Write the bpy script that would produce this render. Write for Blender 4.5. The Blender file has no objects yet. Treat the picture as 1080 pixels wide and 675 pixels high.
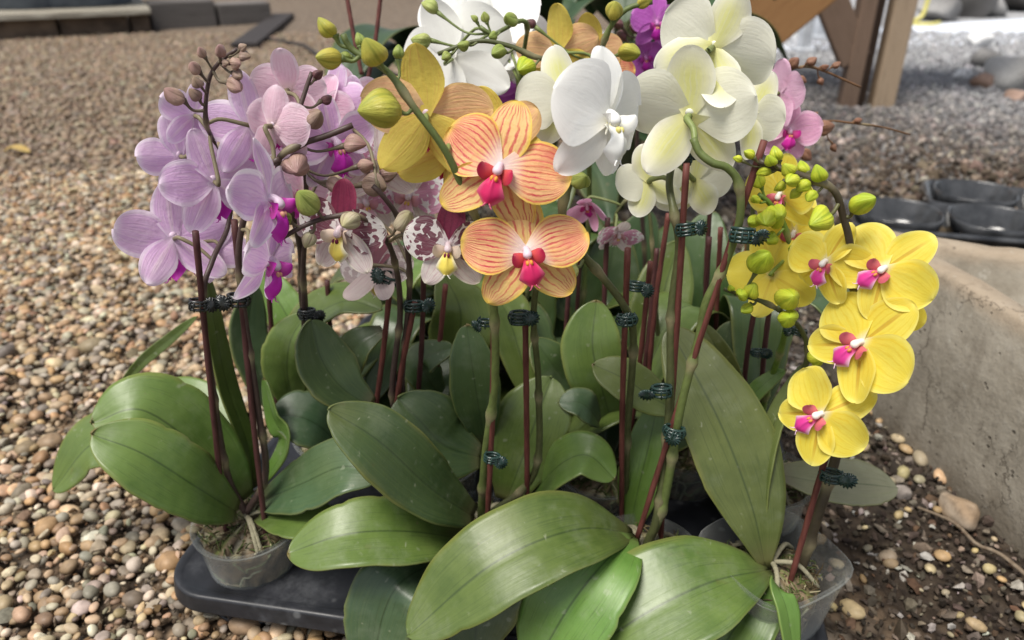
import bpy, bmesh, math, random
import numpy as np
from mathutils import Vector, Matrix, Quaternion

random.seed(7)
rng = np.random.default_rng(7)
scene = bpy.context.scene
COL = scene.collection
PI = math.pi
R_ = math.radians

# ------------------------------------------------------------------ camera
CAM = Vector((0, 0, 0.62))
PITCH = R_(27.5)
F = 800.0                      # focal length in units of a 1080 wide picture
FWD = Vector((0, math.cos(PITCH), -math.sin(PITCH)))
UP = Vector((0, math.sin(PITCH), math.cos(PITCH)))
RIGHT = Vector((1, 0, 0))
cd = bpy.data.cameras.new('camera'); cam = bpy.data.objects.new('camera', cd); COL.objects.link(cam)
cam.location = CAM
cam.rotation_euler = (PI/2 - PITCH, 0, 0)
cd.sensor_width = 36; cd.lens = F/1080*36
cd.clip_start = 0.02; cd.clip_end = 400
cd.dof.use_dof = True; cd.dof.focus_distance = 0.56; cd.dof.aperture_fstop = 6.2
scene.camera = cam

def P(px, py, Y):
    """measured picture position + distance -> place in the world"""
    x = (px-540)/F; y = -(py-337.5)/F
    d = Y/(FWD.y + y*UP.y)
    return CAM + d*(FWD + x*RIGHT + y*UP)
def G(px, py, z=0.0):
    x = (px-540)/F; y = -(py-337.5)/F
    v = FWD + x*RIGHT + y*UP
    return CAM + v*((z-CAM.z)/v.z)
def px_m(px, py, Y, n):
    y = -(py-337.5)/F
    return n*(Y/(FWD.y + y*UP.y))/F

# ------------------------------------------------------------------ node helpers
class NT:
    def __init__(s, name):
        s.m = bpy.data.materials.new(name); s.m.use_nodes = True
        s.t = s.m.node_tree; s.t.nodes.clear()
        s.out = s.t.nodes.new('ShaderNodeOutputMaterial')
    def n(s, typ, **kw):
        nd = s.t.nodes.new('ShaderNode'+typ)
        for k, v in kw.items():
            setattr(nd, k, v)
        return nd
    def set(s, sock, v):
        if isinstance(v, bpy.types.NodeSocket): s.t.links.new(v, sock)
        elif v is not None:
            if isinstance(v, (tuple, list)) and len(v) == 3 and sock.type == 'RGBA': v = (*v, 1)
            sock.default_value = v
    def math(s, op, a, b=None, c=None, clamp=False):
        nd = s.n('Math', operation=op); nd.use_clamp = clamp
        s.set(nd.inputs[0], a)
        if b is not None: s.set(nd.inputs[1], b)
        if c is not None: s.set(nd.inputs[2], c)
        return nd.outputs[0]
    def mix(s, f, a, b, blend='MIX'):
        nd = s.n('Mix', data_type='RGBA', blend_type=blend)
        s.set(nd.inputs[0], f); s.set(nd.inputs[6], a); s.set(nd.inputs[7], b)
        return nd.outputs[2]
    def smooth(s, x, a, b):
        nd = s.n('MapRange', interpolation_type='SMOOTHSTEP')
        s.set(nd.inputs[0], x); nd.inputs[1].default_value = a; nd.inputs[2].default_value = b
        return nd.outputs[0]
    def lin(s, x, a, b, c=0, d=1):
        nd = s.n('MapRange'); s.set(nd.inputs[0], x)
        for i, v in enumerate((a, b, c, d)): nd.inputs[i+1].default_value = v
        return nd.outputs[0]
    def noise(s, vec, scale, detail=3, rough=.55):
        nd = s.n('TexNoise'); s.set(nd.inputs['Vector'], vec)
        nd.inputs['Scale'].default_value = scale; nd.inputs['Detail'].default_value = detail
        nd.inputs['Roughness'].default_value = rough
        return nd.outputs[0]
    def voro(s, vec, scale, feature='F1', rand=1):
        nd = s.n('TexVoronoi', feature=feature); s.set(nd.inputs['Vector'], vec)
        nd.inputs['Scale'].default_value = scale; nd.inputs['Randomness'].default_value = rand
        return nd
    def coord(s, k='Object'):
        return s.n('TexCoord').outputs[k]
    def sep(s, v):
        nd = s.n('SeparateXYZ'); s.set(nd.inputs[0], v); return nd.outputs
    def comb(s, x, y, z=0):
        nd = s.n('CombineXYZ'); s.set(nd.inputs[0], x); s.set(nd.inputs[1], y); s.set(nd.inputs[2], z)
        return nd.outputs[0]
    def scalev(s, v, sc):
        nd = s.n('Mapping'); s.set(nd.inputs[0], v); nd.inputs[3].default_value = sc; return nd.outputs[0]
    def bump(s, h, strength=.3, dist=.001):
        nd = s.n('Bump'); nd.inputs['Strength'].default_value = strength; nd.inputs['Distance'].default_value = dist
        s.set(nd.inputs['Height'], h); return nd.outputs[0]
    def pbr(s, col, rough=.5, spec=.4, normal=None, **kw):
        b = s.n('BsdfPrincipled')
        s.set(b.inputs['Base Color'], col); s.set(b.inputs['Roughness'], rough)
        s.set(b.inputs['Specular IOR Level'], spec)
        if normal is not None: s.set(b.inputs['Normal'], normal)
        for k, v in kw.items(): s.set(b.inputs[k.replace('_', ' ')], v)
        return b.outputs[0]
    def mixs(s, f, a, b):
        nd = s.n('MixShader'); s.set(nd.inputs[0], f); s.set(nd.inputs[1], a); s.set(nd.inputs[2], b)
        return nd.outputs[0]
    def end(s, sh):
        s.t.links.new(sh, s.out.inputs[0]); return s.m

def simple_mat(name, c1, c2, scale=60, rough=.5, spec=.4, bump=.3, bd=.0005, stretch=None, trans=0):
    t = NT(name); co = t.coord()
    if stretch: co = t.scalev(co, stretch)
    nz = t.noise(co, scale, 4)
    col = t.mix(t.smooth(nz, .3, .7), c1, c2)
    sh = t.pbr(col, t.lin(nz, .3, .7, rough-.06, rough+.08), spec, t.bump(nz, bump, bd))
    if trans:
        tr = t.n('BsdfTranslucent'); t.set(tr.inputs[0], col); sh = t.mixs(trans, sh, tr.outputs[0])
    return t.end(sh)

def petal_mat(name, base, edge, center, vein, vamt=.3, vn=9, back=None, backamt=.6, trans=.28, spots=None, cwide=.35, mid=None, midw=.3, vwide=(.2, .95), vfade=1.05, blush=None, fine_k=.2, bk=.22, er=(.72, 1.12)):
    t = NT(name)
    uv = t.sep(t.coord('UV'))
    vv = t.math('MULTIPLY_ADD', uv[0], 2, -1); u = uv[1]
    co = t.coord('Object')      # flower units: 1 = the length of a sepal
    seedv = t.math('MULTIPLY', t.n('ObjectInfo').outputs['Random'], 17.0)
    av3 = t.n('VectorMath', operation='ADD'); t.set(av3.inputs[0], co); t.set(av3.inputs[1], t.comb(seedv, seedv, seedv)); co = av3.outputs[0]
    nz = t.noise(co, 5.5, 3)
    nz2 = t.noise(co, 1.8, 3)
    av = t.math('ABSOLUTE', vv)
    em = t.math('MAXIMUM', t.math('POWER', av, 2.0), t.math('POWER', u, 4.0))
    col = t.mix(t.smooth(t.math('MULTIPLY_ADD', nz2, .25, em), *er), base, edge)
    col = t.mix(t.math('MULTIPLY', t.smooth(nz2, .35, .7), .25), col, edge)
    if mid is not None:
        mm = t.math('MULTIPLY', t.math('SUBTRACT', 1, t.smooth(av, .05, midw*2)), t.math('SUBTRACT', 1, t.smooth(u, .55, 1.0)))
        col = t.mix(t.math('MULTIPLY', mm, .8), col, mid)
    arg = t.math('MULTIPLY_ADD', vv, vn*PI, t.math('MULTIPLY', t.math('SUBTRACT', nz, .5), 5.5))
    if blush is not None:
        bl = t.math('MULTIPLY', t.smooth(nz2, .42, .68), t.math('MULTIPLY', t.smooth(u, .3, .65), t.math('SUBTRACT', 1, t.smooth(em, .70, .95))))
        col = t.mix(t.math('MULTIPLY', bl, .75), col, blush)
    # secondary forking toward the margin
    w = t.math('COSINE', arg)
    w2 = t.math('COSINE', t.math('MULTIPLY', arg, 2.0))
    fork = t.smooth(u, .45, .9)
    ww = t.math('MULTIPLY_ADD', t.math('SUBTRACT', w2, w), fork, w)
    line = t.smooth(ww, *vwide)
    fade = t.math('MULTIPLY', t.smooth(u, .06, .3), t.math('SUBTRACT', 1, t.smooth(t.math('MAXIMUM', u, av), vfade-.12, vfade)))
    line = t.math('MULTIPLY', t.math('MULTIPLY', line, fade), vamt)
    line = t.math('MULTIPLY', line, t.lin(t.noise(co, 4.0, 2), .3, .65, .45, 1.1), clamp=True)
    if spots is not None:
        vo = t.voro(t.comb(t.math('MULTIPLY_ADD', nz, .12, uv[0]), t.math('MULTIPLY_ADD', nz, .12, u)), 7.5)
        dens = t.math('MULTIPLY_ADD', t.smooth(u, .1, .55), .32, t.math('MULTIPLY', t.math('SUBTRACT', 1, t.smooth(u, .55, .98)), .42))
        big = t.noise(t.comb(uv[0], u, 3.3), 4, 2)
        dens = t.math('MULTIPLY', dens, t.lin(big, .3, .65, .55, 1.45))
        sp = t.smooth(t.math('SUBTRACT', dens, vo.outputs[0]), -.02, .03)
        col = t.mix(t.math('MULTIPLY', sp, .95), col, spots)
    col = t.mix(line, col, vein)
    col = t.mix(t.math('SUBTRACT', 1, t.smooth(t.math('MULTIPLY_ADD', nz2, .15, u), .08, cwide)), col, center)
    if back is not None:
        bf = t.n('NewGeometry').outputs['Backfacing']
        col = t.mix(t.math('MULTIPLY', bf, backamt), col, back)
    fine = t.noise(t.comb(t.math('MULTIPLY', vv, 13), t.math('MULTIPLY', u, 1.8), seedv), 1.0, 3, .6)
    col = t.mix(t.math('MULTIPLY', t.smooth(fine, .5, .72), fine_k*1.1), col, edge)
    col = t.mix(t.math('MULTIPLY', t.smooth(fine, .5, .30), fine_k), col, vein if spots is None else base)
    h = t.math('MULTIPLY_ADD', fine, .9, t.math('MULTIPLY', t.noise(co, 9, 3), .8))
    nrm = t.bump(h, bk, .007)
    sh = t.pbr(col, t.lin(nz, .3, .7, .42, .6), .3, nrm, Sheen_Weight=.15)
    tr = t.n('BsdfTranslucent'); t.set(tr.inputs[0], col)
    return t.end(t.mixs(trans, sh, tr.outputs[0]))

def vcol_mat(name, rough=.45, spec=.35, bumpscale=120, bs=.3, trans=0.0, bd=.0008, darkvar=.25):
    t = NT(name)
    a = t.n('VertexColor', layer_name='col').outputs[0]
    nz = t.noise(t.coord(), bumpscale, 4)
    col = t.mix(t.math('MULTIPLY', t.smooth(nz, .4, .75), darkvar), a, (.02, .015, .012), )
    sh = t.pbr(col, t.lin(nz, .3, .7, rough-.08, rough+.1), spec, t.bump(nz, bs, bd))
    if trans:
        tr = t.n('BsdfTranslucent'); t.set(tr.inputs[0], col); sh = t.mixs(trans, sh, tr.outputs[0])
    return t.end(sh)

def leaf_mat(name, c1, c2, under, rough=.33, dust=.85):
    t = NT(name)
    uv = t.sep(t.coord('UV')); vv = t.math('MULTIPLY_ADD', uv[0], 2, -1); u = uv[1]
    co = t.coord(); av = t.math('ABSOLUTE', vv)
    oi = t.n('ObjectInfo').outputs['Random']
    nz = t.noise(co, 14, 4); nf = t.noise(co, 90, 3)
    mo = t.noise(co, 32, 5, .65)
    col = t.mix(t.smooth(t.math('MULTIPLY_ADD', u, .2, t.math('MULTIPLY_ADD', mo, .5, t.math('MULTIPLY', nz, .6))), .40, .80), c1, c2)
    col = t.mix(t.math('MULTIPLY', t.smooth(t.noise(co, 6, 2), .5, .72), .35), col, (.16, .165, .035))
    hs = t.n('HueSaturation'); t.set(hs.inputs['Color'], col)
    t.set(hs.inputs['Value'], t.lin(oi, 0, 1, .82, 1.18)); t.set(hs.inputs['Hue'], t.lin(oi, 0, 1, .492, .512))
    col = hs.outputs[0]
    # longitudinal fibres, midrib, pale edge, dust spots, water marks
    fib = t.noise(t.comb(t.math('MULTIPLY', vv, 22), t.math('MULTIPLY', u, 1.6), oi), 1.0, 3)
    col = t.mix(t.math('MULTIPLY', t.smooth(fib, .45, .75), .16), col, (.16, .20, .06))
    rib = t.math('SUBTRACT', 1, t.smooth(av, .0, .045))
    col = t.mix(t.math('MULTIPLY', rib, .6), col, (.012, .028, .008))
    col = t.mix(t.math('MULTIPLY', t.smooth(av, .93, 1.0), .35), col, (.22, .24, .07))
    wv = t.n('VectorMath', operation='MULTIPLY_ADD'); t.set(wv.inputs[0], t.comb(nf, t.noise(co, 120, 2), nf)); wv.inputs[1].default_value = (.012, .012, .012); t.set(wv.inputs[2], co)
    vo = t.voro(wv.outputs[0], 85)
    sp = t.math('SUBTRACT', 1, t.smooth(vo.outputs[0], .10, .22))
    sel = t.smooth(t.noise(co, 30, 2), .52, .62)
    col = t.mix(t.math('MULTIPLY', t.math('MULTIPLY', sp, sel), dust*.38), col, (.32, .34, .25))
    haze = t.smooth(t.noise(co, 22, 5, .7), .5, .72)
    col = t.mix(t.math('MULTIPLY', haze, dust*.25), col, (.22, .25, .17))
    blem = t.math('SUBTRACT', 1, t.smooth(t.noise(co, 38, 2), .22, .31))
    col = t.mix(t.math('MULTIPLY', blem, .35), col, (.10, .075, .02))
    vein = t.noise(t.comb(t.math('MULTIPLY', vv, 34), t.math('MULTIPLY_ADD', u, 5, t.math('MULTIPLY', mo, 1.5)), oi), 1.0, 2)
    col = t.mix(t.math('MULTIPLY', t.smooth(vein, .46, .30), .30), col, (.020, .038, .010))
    scr = t.noise(t.scalev(co, (1, .18, 1)), 190, 2)
    col = t.mix(t.math('MULTIPLY', t.math('MULTIPLY', t.smooth(scr, .70, .76), t.smooth(nz, .45, .6)), dust*.6), col, (.30, .32, .22))
    col = t.mix(t.math('MULTIPLY', t.math('SUBTRACT', 1, t.smooth(u, .0, .16)), .35), col, (.12, .075, .045))
    ylw = t.math('MULTIPLY', t.smooth(t.math('MULTIPLY_ADD', mo, .35, av), .98, 1.2), t.smooth(t.noise(co, 9, 2), .45, .6))
    col = t.mix(t.math('MULTIPLY', ylw, .22), col, (.24, .21, .05))
    scar = t.math('MULTIPLY', t.smooth(t.noise(co, 70, 3, .7), .68, .74), t.smooth(t.noise(co, 13, 2), .5, .6))
    col = t.mix(t.math('MULTIPLY', scar, .6), col, (.16, .13, .07))
    tip = t.math('MULTIPLY', t.smooth(u, .985, 1.0), t.smooth(oi, .4, .6))
    col = t.mix(t.math('MULTIPLY', tip, .7), col, (.16, .10, .04))
    bf = t.n('NewGeometry').outputs['Backfacing']
    col = t.mix(t.math('MULTIPLY', bf, .75), col, under)
    h = t.math('MULTIPLY_ADD', fib, .22, t.math('MULTIPLY', nf, .4))
    h = t.math('MULTIPLY_ADD', t.noise(co, 45, 2), .8, h)
    sh = t.pbr(col, t.math('ADD', t.lin(nz, .3, .7, rough-.05, rough+.1), t.math('MULTIPLY', haze, .16)), .5, t.bump(h, .34, .0012))
    tr = t.n('BsdfTranslucent'); t.set(tr.inputs[0], t.mix(.5, col, (.14, .22, .03)))
    return t.end(t.mixs(.10, sh, tr.outputs[0]))

def clear_plastic(name, tint=(.66, .68, .66), opac=.045):
    t = NT(name); co = t.coord()
    nz = t.noise(co, 45, 4, .65)
    op = t.lin(nz, .35, .75, opac*.7, opac*1.5)
    fr = t.n('LayerWeight'); fr.inputs[0].default_value = .5
    op = t.math('ADD', op, t.math('MULTIPLY', t.math('POWER', fr.outputs['Facing'], 3.0), .5), clamp=True)
    b = t.pbr(tint, .22, .6, t.bump(nz, .15, .001))
    tr = t.n('BsdfTransparent'); tr.inputs[0].default_value = (.92, .93, .92, 1)
    return t.end(t.mixs(op, tr.outputs[0], b))

# ------------------------------------------------------------------ mesh helpers
class MB:
    def __init__(s): s.v = []; s.f = []; s.uv = []; s.c = []
    def add(s, v, f, uv=None, c=None):
        o = len(s.v)
        s.v += [tuple(p) for p in v]; s.f += [tuple(i+o for i in q) for q in f]
        s.uv += uv if uv else [(0, 0)]*len(v)
        s.c += c if isinstance(c, list) else [c if c else (1, 1, 1)]*len(v)
        return s
    def mesh(s, name, mat, off=Vector((0, 0, 0)), smooth=True, crease=None):
        me = bpy.data.meshes.new(name)
        me.from_pydata([(p[0]-off.x, p[1]-off.y, p[2]-off.z) for p in s.v], [], s.f)
        ul = me.uv_layers.new(name='UVMap')
        li = np.empty(len(me.loops), dtype=np.int32); me.loops.foreach_get('vertex_index', li)
        ul.data.foreach_set('uv', np.array(s.uv, dtype=np.float32)[li].ravel())
        ca = me.color_attributes.new('col', 'FLOAT_COLOR', 'POINT')
        cc = np.ones((len(s.v), 4), dtype=np.float32); cc[:, :3] = np.array(s.c, dtype=np.float32)
        ca.data.foreach_set('color', cc.ravel())
        me.polygons.foreach_set('use_smooth', [smooth]*len(me.polygons))
        me.materials.append(mat); me.update()
        return me

def link(name, me, parent=None):
    o = bpy.data.objects.new(name, me); COL.objects.link(o)
    if parent: o.parent = parent
    return o
def empty(name, loc=(0, 0, 0)):
    o = bpy.data.objects.new(name, None); COL.objects.link(o); o.location = loc
    o.empty_display_size = .05
    return o
def tag(o, label=None, cat=None, group=None, kind=None):
    if label: o['label'] = label
    if cat: o['category'] = cat
    if group: o['group'] = group
    if kind: o['kind'] = kind
    return o

def catmull(pts, n):
    p = [Vector(q) for q in pts]
    if len(p) == 2: p = [p[0], p[0].lerp(p[1], .5), p[1]]
    p = [p[0]*2-p[1]] + p + [p[-1]*2-p[-2]]
    # chord-length spacing
    seg = [(p[i+1]-p[i]).length for i in range(1, len(p)-2)]
    tot = sum(seg) or 1
    out = []
    for k in range(n):
        s = tot*k/(n-1); i = 0
        while i < len(seg)-1 and s > seg[i]: s -= seg[i]; i += 1
        t = s/seg[i] if seg[i] > 1e-9 else 0
        a, b, c, d = p[i], p[i+1], p[i+2], p[i+3]
        out.append(.5*((2*b)+(c-a)*t+(2*a-5*b+4*c-d)*t*t+(3*b-a-3*c+d)*t**3))
    return out

def tube(mb, pts, rad, seg=8, n=None, c=None, cap=True, nodes=None):
    q = catmull(pts, n or max(8, 5*len(pts))) if n != 0 else [Vector(p) for p in pts]
    m = len(q)
    if not callable(rad):
        r0, r1 = rad if isinstance(rad, tuple) else (rad, rad)
        rad = lambda t: r0+(r1-r0)*t
    tan = [(q[min(i+1, m-1)]-q[max(i-1, 0)]).normalized() for i in range(m)]
    a = tan[0].orthogonal().normalized()
    v = []; f = []; uv = []; cl = []
    for i in range(m):
        a = (a-tan[i]*a.dot(tan[i])).normalized(); b = tan[i].cross(a)
        r = rad(i/(m-1))
        if nodes:
            for nd in nodes: r *= 1+.45*math.exp(-((i/(m-1)-nd)/.012)**2)
        for k in range(seg):
            th = 2*PI*k/seg
            v.append(q[i]+(a*math.cos(th)+b*math.sin(th))*r); uv.append((k/seg, i/(m-1)))
            if nodes:
                g = min(1, sum(math.exp(-((i/(m-1)-nd-.008)/.014)**2) for nd in nodes)); h = .85+.3*random.random()
                cl.append(tuple((x*(1-.75*g)+y*.75*g)*h for x, y in zip(c, (.30, .26, .15))))
    for i in range(m-1):
        for k in range(seg):
            f.append((i*seg+k, i*seg+(k+1) % seg, (i+1)*seg+(k+1) % seg, (i+1)*seg+k))
    if cap:
        v += [q[0], q[-1]]; uv += [(0, 0), (0, 1)]
        for k in range(seg):
            f.append((len(v)-2, (k+1) % seg, k)); f.append((len(v)-1, (m-1)*seg+k, (m-1)*seg+(k+1) % seg))
    if nodes: c = cl+([c, c] if cap else [])
    mb.add(v, f, uv, c)
    return q

def lathe(mb, prof, seg=32, c=None, center=(0, 0, 0), sq=0.0, close=False):
    v = []; f = []
    for r, z in prof:
        for k in range(seg):
            th = 2*PI*k/seg
            rr = r
            if sq:   # towards a rounded square
                rr = r*((1-sq)+sq/ (abs(math.cos(th))**5+abs(math.sin(th))**5)**.2)
            v.append((center[0]+rr*math.cos(th), center[1]+rr*math.sin(th), center[2]+z))
    for i in range(len(prof)-1):
        for k in range(seg):
            f.append((i*seg+k, i*seg+(k+1) % seg, (i+1)*seg+(k+1) % seg, (i+1)*seg+k))
    mb.add(v, f, None, c)

def box(mb, lo, hi, c=None, M=None):
    x0, y0, z0 = lo; x1, y1, z1 = hi
    v = [Vector(p) for p in ((x0,y0,z0),(x1,y0,z0),(x1,y1,z0),(x0,y1,z0),(x0,y0,z1),(x1,y0,z1),(x1,y1,z1),(x0,y1,z1))]
    if M: v = [M @ p for p in v]
    mb.add(v, [(0,3,2,1),(4,5,6,7),(0,1,5,4),(1,2,6,5),(2,3,7,6),(3,0,4,7)], None, c)

def bevel(o, w, seg=2):
    m = o.modifiers.new('bevel', 'BEVEL'); m.width = w; m.segments = seg; m.limit_method = 'ANGLE'
    m.harden_normals = False
    return o

_ico = {}
def ico(sub):
    if sub not in _ico:
        bm = bmesh.new(); bmesh.ops.create_icosphere(bm, subdivisions=sub, radius=1)
        bm.verts.ensure_lookup_table()
        _ico[sub] = (np.array([v.co[:] for v in bm.verts]), np.array([[v.index for v in f.verts] for f in bm.faces]))
        bm.free()
    return _ico[sub]

def stones(name, pos, size, cols, mat, sub=2, flat=(.45, .75), elong=(.65, .95), lump=.12, angular=False):
    """many pebbles in one sheet of loose material"""
    V, Fc = ico(sub); n = len(pos); k = len(V)
    s = np.stack([size, size*rng.uniform(*elong, n), size*rng.uniform(*flat, n)], 1)
    v = np.repeat(V[None], n, 0)
    # low frequency lumps
    for _ in range(3):
        d = rng.normal(size=(n, 3)); d /= np.linalg.norm(d, axis=1, keepdims=True)
        dot = np.einsum('nkc,nc->nk', v, d)
        if angular: v = v - (np.maximum(dot-rng.uniform(.25, .6, (n, 1)), 0))[..., None]*d[:, None]*.95
        else: v = v*(1+lump*np.sin(dot*rng.uniform(1.2, 2.6, (n, 1))+rng.uniform(0, 6, (n, 1))))[..., None]
    v = v*s[:, None]
    tilt = rng.normal(0, .28 if not angular else .6, (n, 2)); yaw = rng.uniform(0, 2*PI, n)
    cx, sx = np.cos(tilt[:, 0])[:, None], np.sin(tilt[:, 0])[:, None]
    y, z = v[..., 1]*cx-v[..., 2]*sx, v[..., 1]*sx+v[..., 2]*cx
    cy, sy = np.cos(tilt[:, 1])[:, None], np.sin(tilt[:, 1])[:, None]
    x, z = v[..., 0]*cy+z*sy, -v[..., 0]*sy+z*cy
    cz, sz = np.cos(yaw)[:, None], np.sin(yaw)[:, None]
    x, y = x*cz-y*sz, x*sz+y*cz
    v = np.stack([x, y, z], -1)+pos[:, None]
    f = (Fc[None]+(np.arange(n)*k)[:, None, None]).reshape(-1, 3)
    me = bpy.data.meshes.new(name)
    me.vertices.add(n*k); me.vertices.foreach_set('co', v.astype(np.float32).ravel())
    me.loops.add(len(f)*3); me.loops.foreach_set('vertex_index', f.astype(np.int32).ravel())
    me.polygons.add(len(f)); me.polygons.foreach_set('loop_start', np.arange(0, len(f)*3, 3, dtype=np.int32))
    me.polygons.foreach_set('use_smooth', [not angular]*len(f))
    me.update(calc_edges=True)
    ca = me.color_attributes.new('col', 'FLOAT_COLOR', 'POINT')
    cc = np.ones((n*k, 4), dtype=np.float32)
    cv = np.repeat(cols[:, None], k, 1)
    shade = 1+.14*np.sin(v[..., 0]*420+v[..., 1]*310+np.arange(n)[:, None])
    cc[:, :3] = (cv*shade[..., None]).reshape(-1, 3)
    ca.data.foreach_set('color', cc.ravel())
    me.materials.append(mat)
    return link(name, me)

# ------------------------------------------------------------------ world + light
w = bpy.data.worlds.new('World'); scene.world = w; w.use_nodes = True
nt = w.node_tree; nt.nodes.clear()
sky = nt.nodes.new('ShaderNodeTexSky'); sky.sky_type = 'NISHITA'; sky.sun_disc = False
SUN_EL, SUN_AZ = R_(66), R_(228)       # high, veiled sun over the viewer's left shoulder
sky.sun_elevation = SUN_EL; sky.sun_rotation = SUN_AZ
hs = nt.nodes.new('ShaderNodeHueSaturation'); hs.inputs['Saturation'].default_value = .35
bg = nt.nodes.new('ShaderNodeBackground'); bg.inputs[1].default_value = .145
wo = nt.nodes.new('ShaderNodeOutputWorld')
nt.links.new(sky.outputs[0], hs.inputs['Color']); nt.links.new(hs.outputs[0], bg.inputs[0]); nt.links.new(bg.outputs[0], wo.inputs[0])
sl = bpy.data.lights.new('sun', 'SUN'); sl.energy = 4.9; sl.angle = R_(26); sl.color = (1, .95, .87)
so = bpy.data.objects.new('sun', sl); COL.objects.link(so)
sd = Vector((math.sin(SUN_AZ)*math.cos(SUN_EL), math.cos(SUN_AZ)*math.cos(SUN_EL), math.sin(SUN_EL)))
so.rotation_euler = (-sd).to_track_quat('-Z', 'Y').to_euler()
scene.view_settings.view_transform = 'Standard'; scene.view_settings.look = 'None'
scene.view_settings.exposure = 0; scene.view_settings.gamma = 1
scene.render.engine = 'CYCLES'

# ------------------------------------------------------------------ materials
M = {}
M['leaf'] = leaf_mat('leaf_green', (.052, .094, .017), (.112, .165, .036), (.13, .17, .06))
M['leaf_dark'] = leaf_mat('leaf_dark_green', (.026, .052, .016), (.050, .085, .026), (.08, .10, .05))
M['leaf_deep'] = leaf_mat('leaf_blue_green', (.040, .080, .036), (.070, .120, .056), (.09, .13, .07))
M['leaf_bright'] = leaf_mat('leaf_bright_green', (.075, .150, .022), (.125, .215, .045), (.17, .23, .07))
M['leaf_olive'] = leaf_mat('leaf_olive', (.070, .092, .022), (.115, .140, .040), (.17, .17, .08), .36)
M['leaf_grey'] = leaf_mat('leaf_dusty', (.13, .135, .085), (.19, .19, .125), (.2, .2, .14), .55, 1.0)
M['stake'] = simple_mat('stake_brown', (.075, .022, .018), (.145, .046, .036), 220, .55, .3, .4, .0004, (1, 1, .15))
M['stake_dark'] = simple_mat('stake_dark_brown', (.045, .016, .016), (.085, .032, .030), 220, .55, .3, .4, .0004, (1, 1, .15))
M['stem_green'] = simple_mat('stem_green', (.085, .12, .030), (.15, .18, .055), 90, .45, .4, .3)
M['stem_olive'] = simple_mat('stem_olive', (.055, .065, .022), (.11, .115, .045), 90, .5, .4, .3)
M['stem_dark'] = simple_mat('stem_purple_brown', (.050, .030, .028), (.105, .070, .058), 90, .5, .4, .3)
M['stem_lime'] = simple_mat('stem_lime', (.10, .17, .02), (.17, .25, .04), 90, .45, .4, .3)
M['stem_dry'] = simple_mat('stem_dry', (.10, .045, .02), (.22, .11, .05), 120, .8, .2, .5)
M['clip'] = simple_mat('clip_green_plastic', (.010, .028, .024), (.022, .052, .044), 150, .25, .6, .1)
M['clip_black'] = simple_mat('clip_black_plastic', (.008, .010, .010), (.018, .022, .022), 150, .28, .6, .1)
t = NT('tray_black_plastic'); co = t.coord(); nz = t.noise(co, 40, 4); dn = t.noise(co, 16, 6, .75)
col = t.mix(t.smooth(nz, .3, .7), (.010, .011, .014), (.020, .021, .026))
col = t.mix(t.math('MULTIPLY', t.smooth(dn, .5, .8), .5), col, (.10, .105, .115))
dr = t.math('MULTIPLY', t.math('SUBTRACT', 1, t.smooth(t.voro(co, 48).outputs[0], .12, .26)), t.smooth(t.noise(co, 12, 2), .5, .58))
col = t.mix(t.math('MULTIPLY', dr, .5), col, (.16, .165, .17))
M['tray'] = t.end(t.pbr(col, t.lin(dn, .3, .75, .28, .6), .5, t.bump(nz, .15, .0006)))
M['pot'] = clear_plastic('clear_pot_plastic')
M['potframe'] = clear_plastic('frosted_pot_plastic', (.75, .77, .77), .4)
M['moss'] = vcol_mat('potting_moss', .9, .15, 300, .8, 0, .002)
M['lip'] = vcol_mat('lip_petal', .42, .35, 200, .2, .10, .0005, .0)
M['lip_col'] = vcol_mat('column_flesh', .38, .4, 200, .15, .15, .0005, .0)

STEM = {'stem_green': ((.115, .150, .042), (.20, .25, .08)), 'stem_olive': ((.080, .090, .033), (.17, .20, .07)), 'stem_dark': ((.075, .048, .042), (.20, .17, .10)),
        'stem_lime': ((.13, .21, .03), (.22, .30, .06)), 'stem_brown': ((.062, .048, .028), (.16, .17, .05)), 'stem_dry': ((.16, .08, .035), (.20, .10, .05))}
M['stem'] = vcol_mat('orchid_stem', .48, .38, 140, .35, .05, .0006, .22)
def bud_mat(name, c1, c2, groove, tipc):
    t = NT(name)
    uv = t.sep(t.coord('UV')); co = t.coord()
    nz = t.noise(co, 1.6, 3); st = t.noise(t.comb(t.math('MULTIPLY', uv[0], 30), t.math('MULTIPLY', uv[1], 1.5)), 1, 3)
    oi = t.n('ObjectInfo').outputs['Random']
    col = t.mix(t.smooth(t.math('MULTIPLY_ADD', oi, .3, nz), .4, .85), c1, c2)
    col = t.mix(t.math('MULTIPLY', t.smooth(st, .45, .7), .35), col, groove)
    gv = t.math('COSINE', t.math('MULTIPLY', uv[0], 6*PI))
    col = t.mix(t.math('MULTIPLY', t.smooth(gv, .86, .99), .5), col, groove)
    col = t.mix(t.math('MULTIPLY', t.smooth(uv[1], .6, 1), .5), col, tipc)
    sh = t.pbr(col, .42, .35, t.bump(st, .25, .03))
    tr = t.n('BsdfTranslucent'); t.set(tr.inputs[0], col)
    return t.end(t.mixs(.15, sh, tr.outputs[0]))
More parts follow.
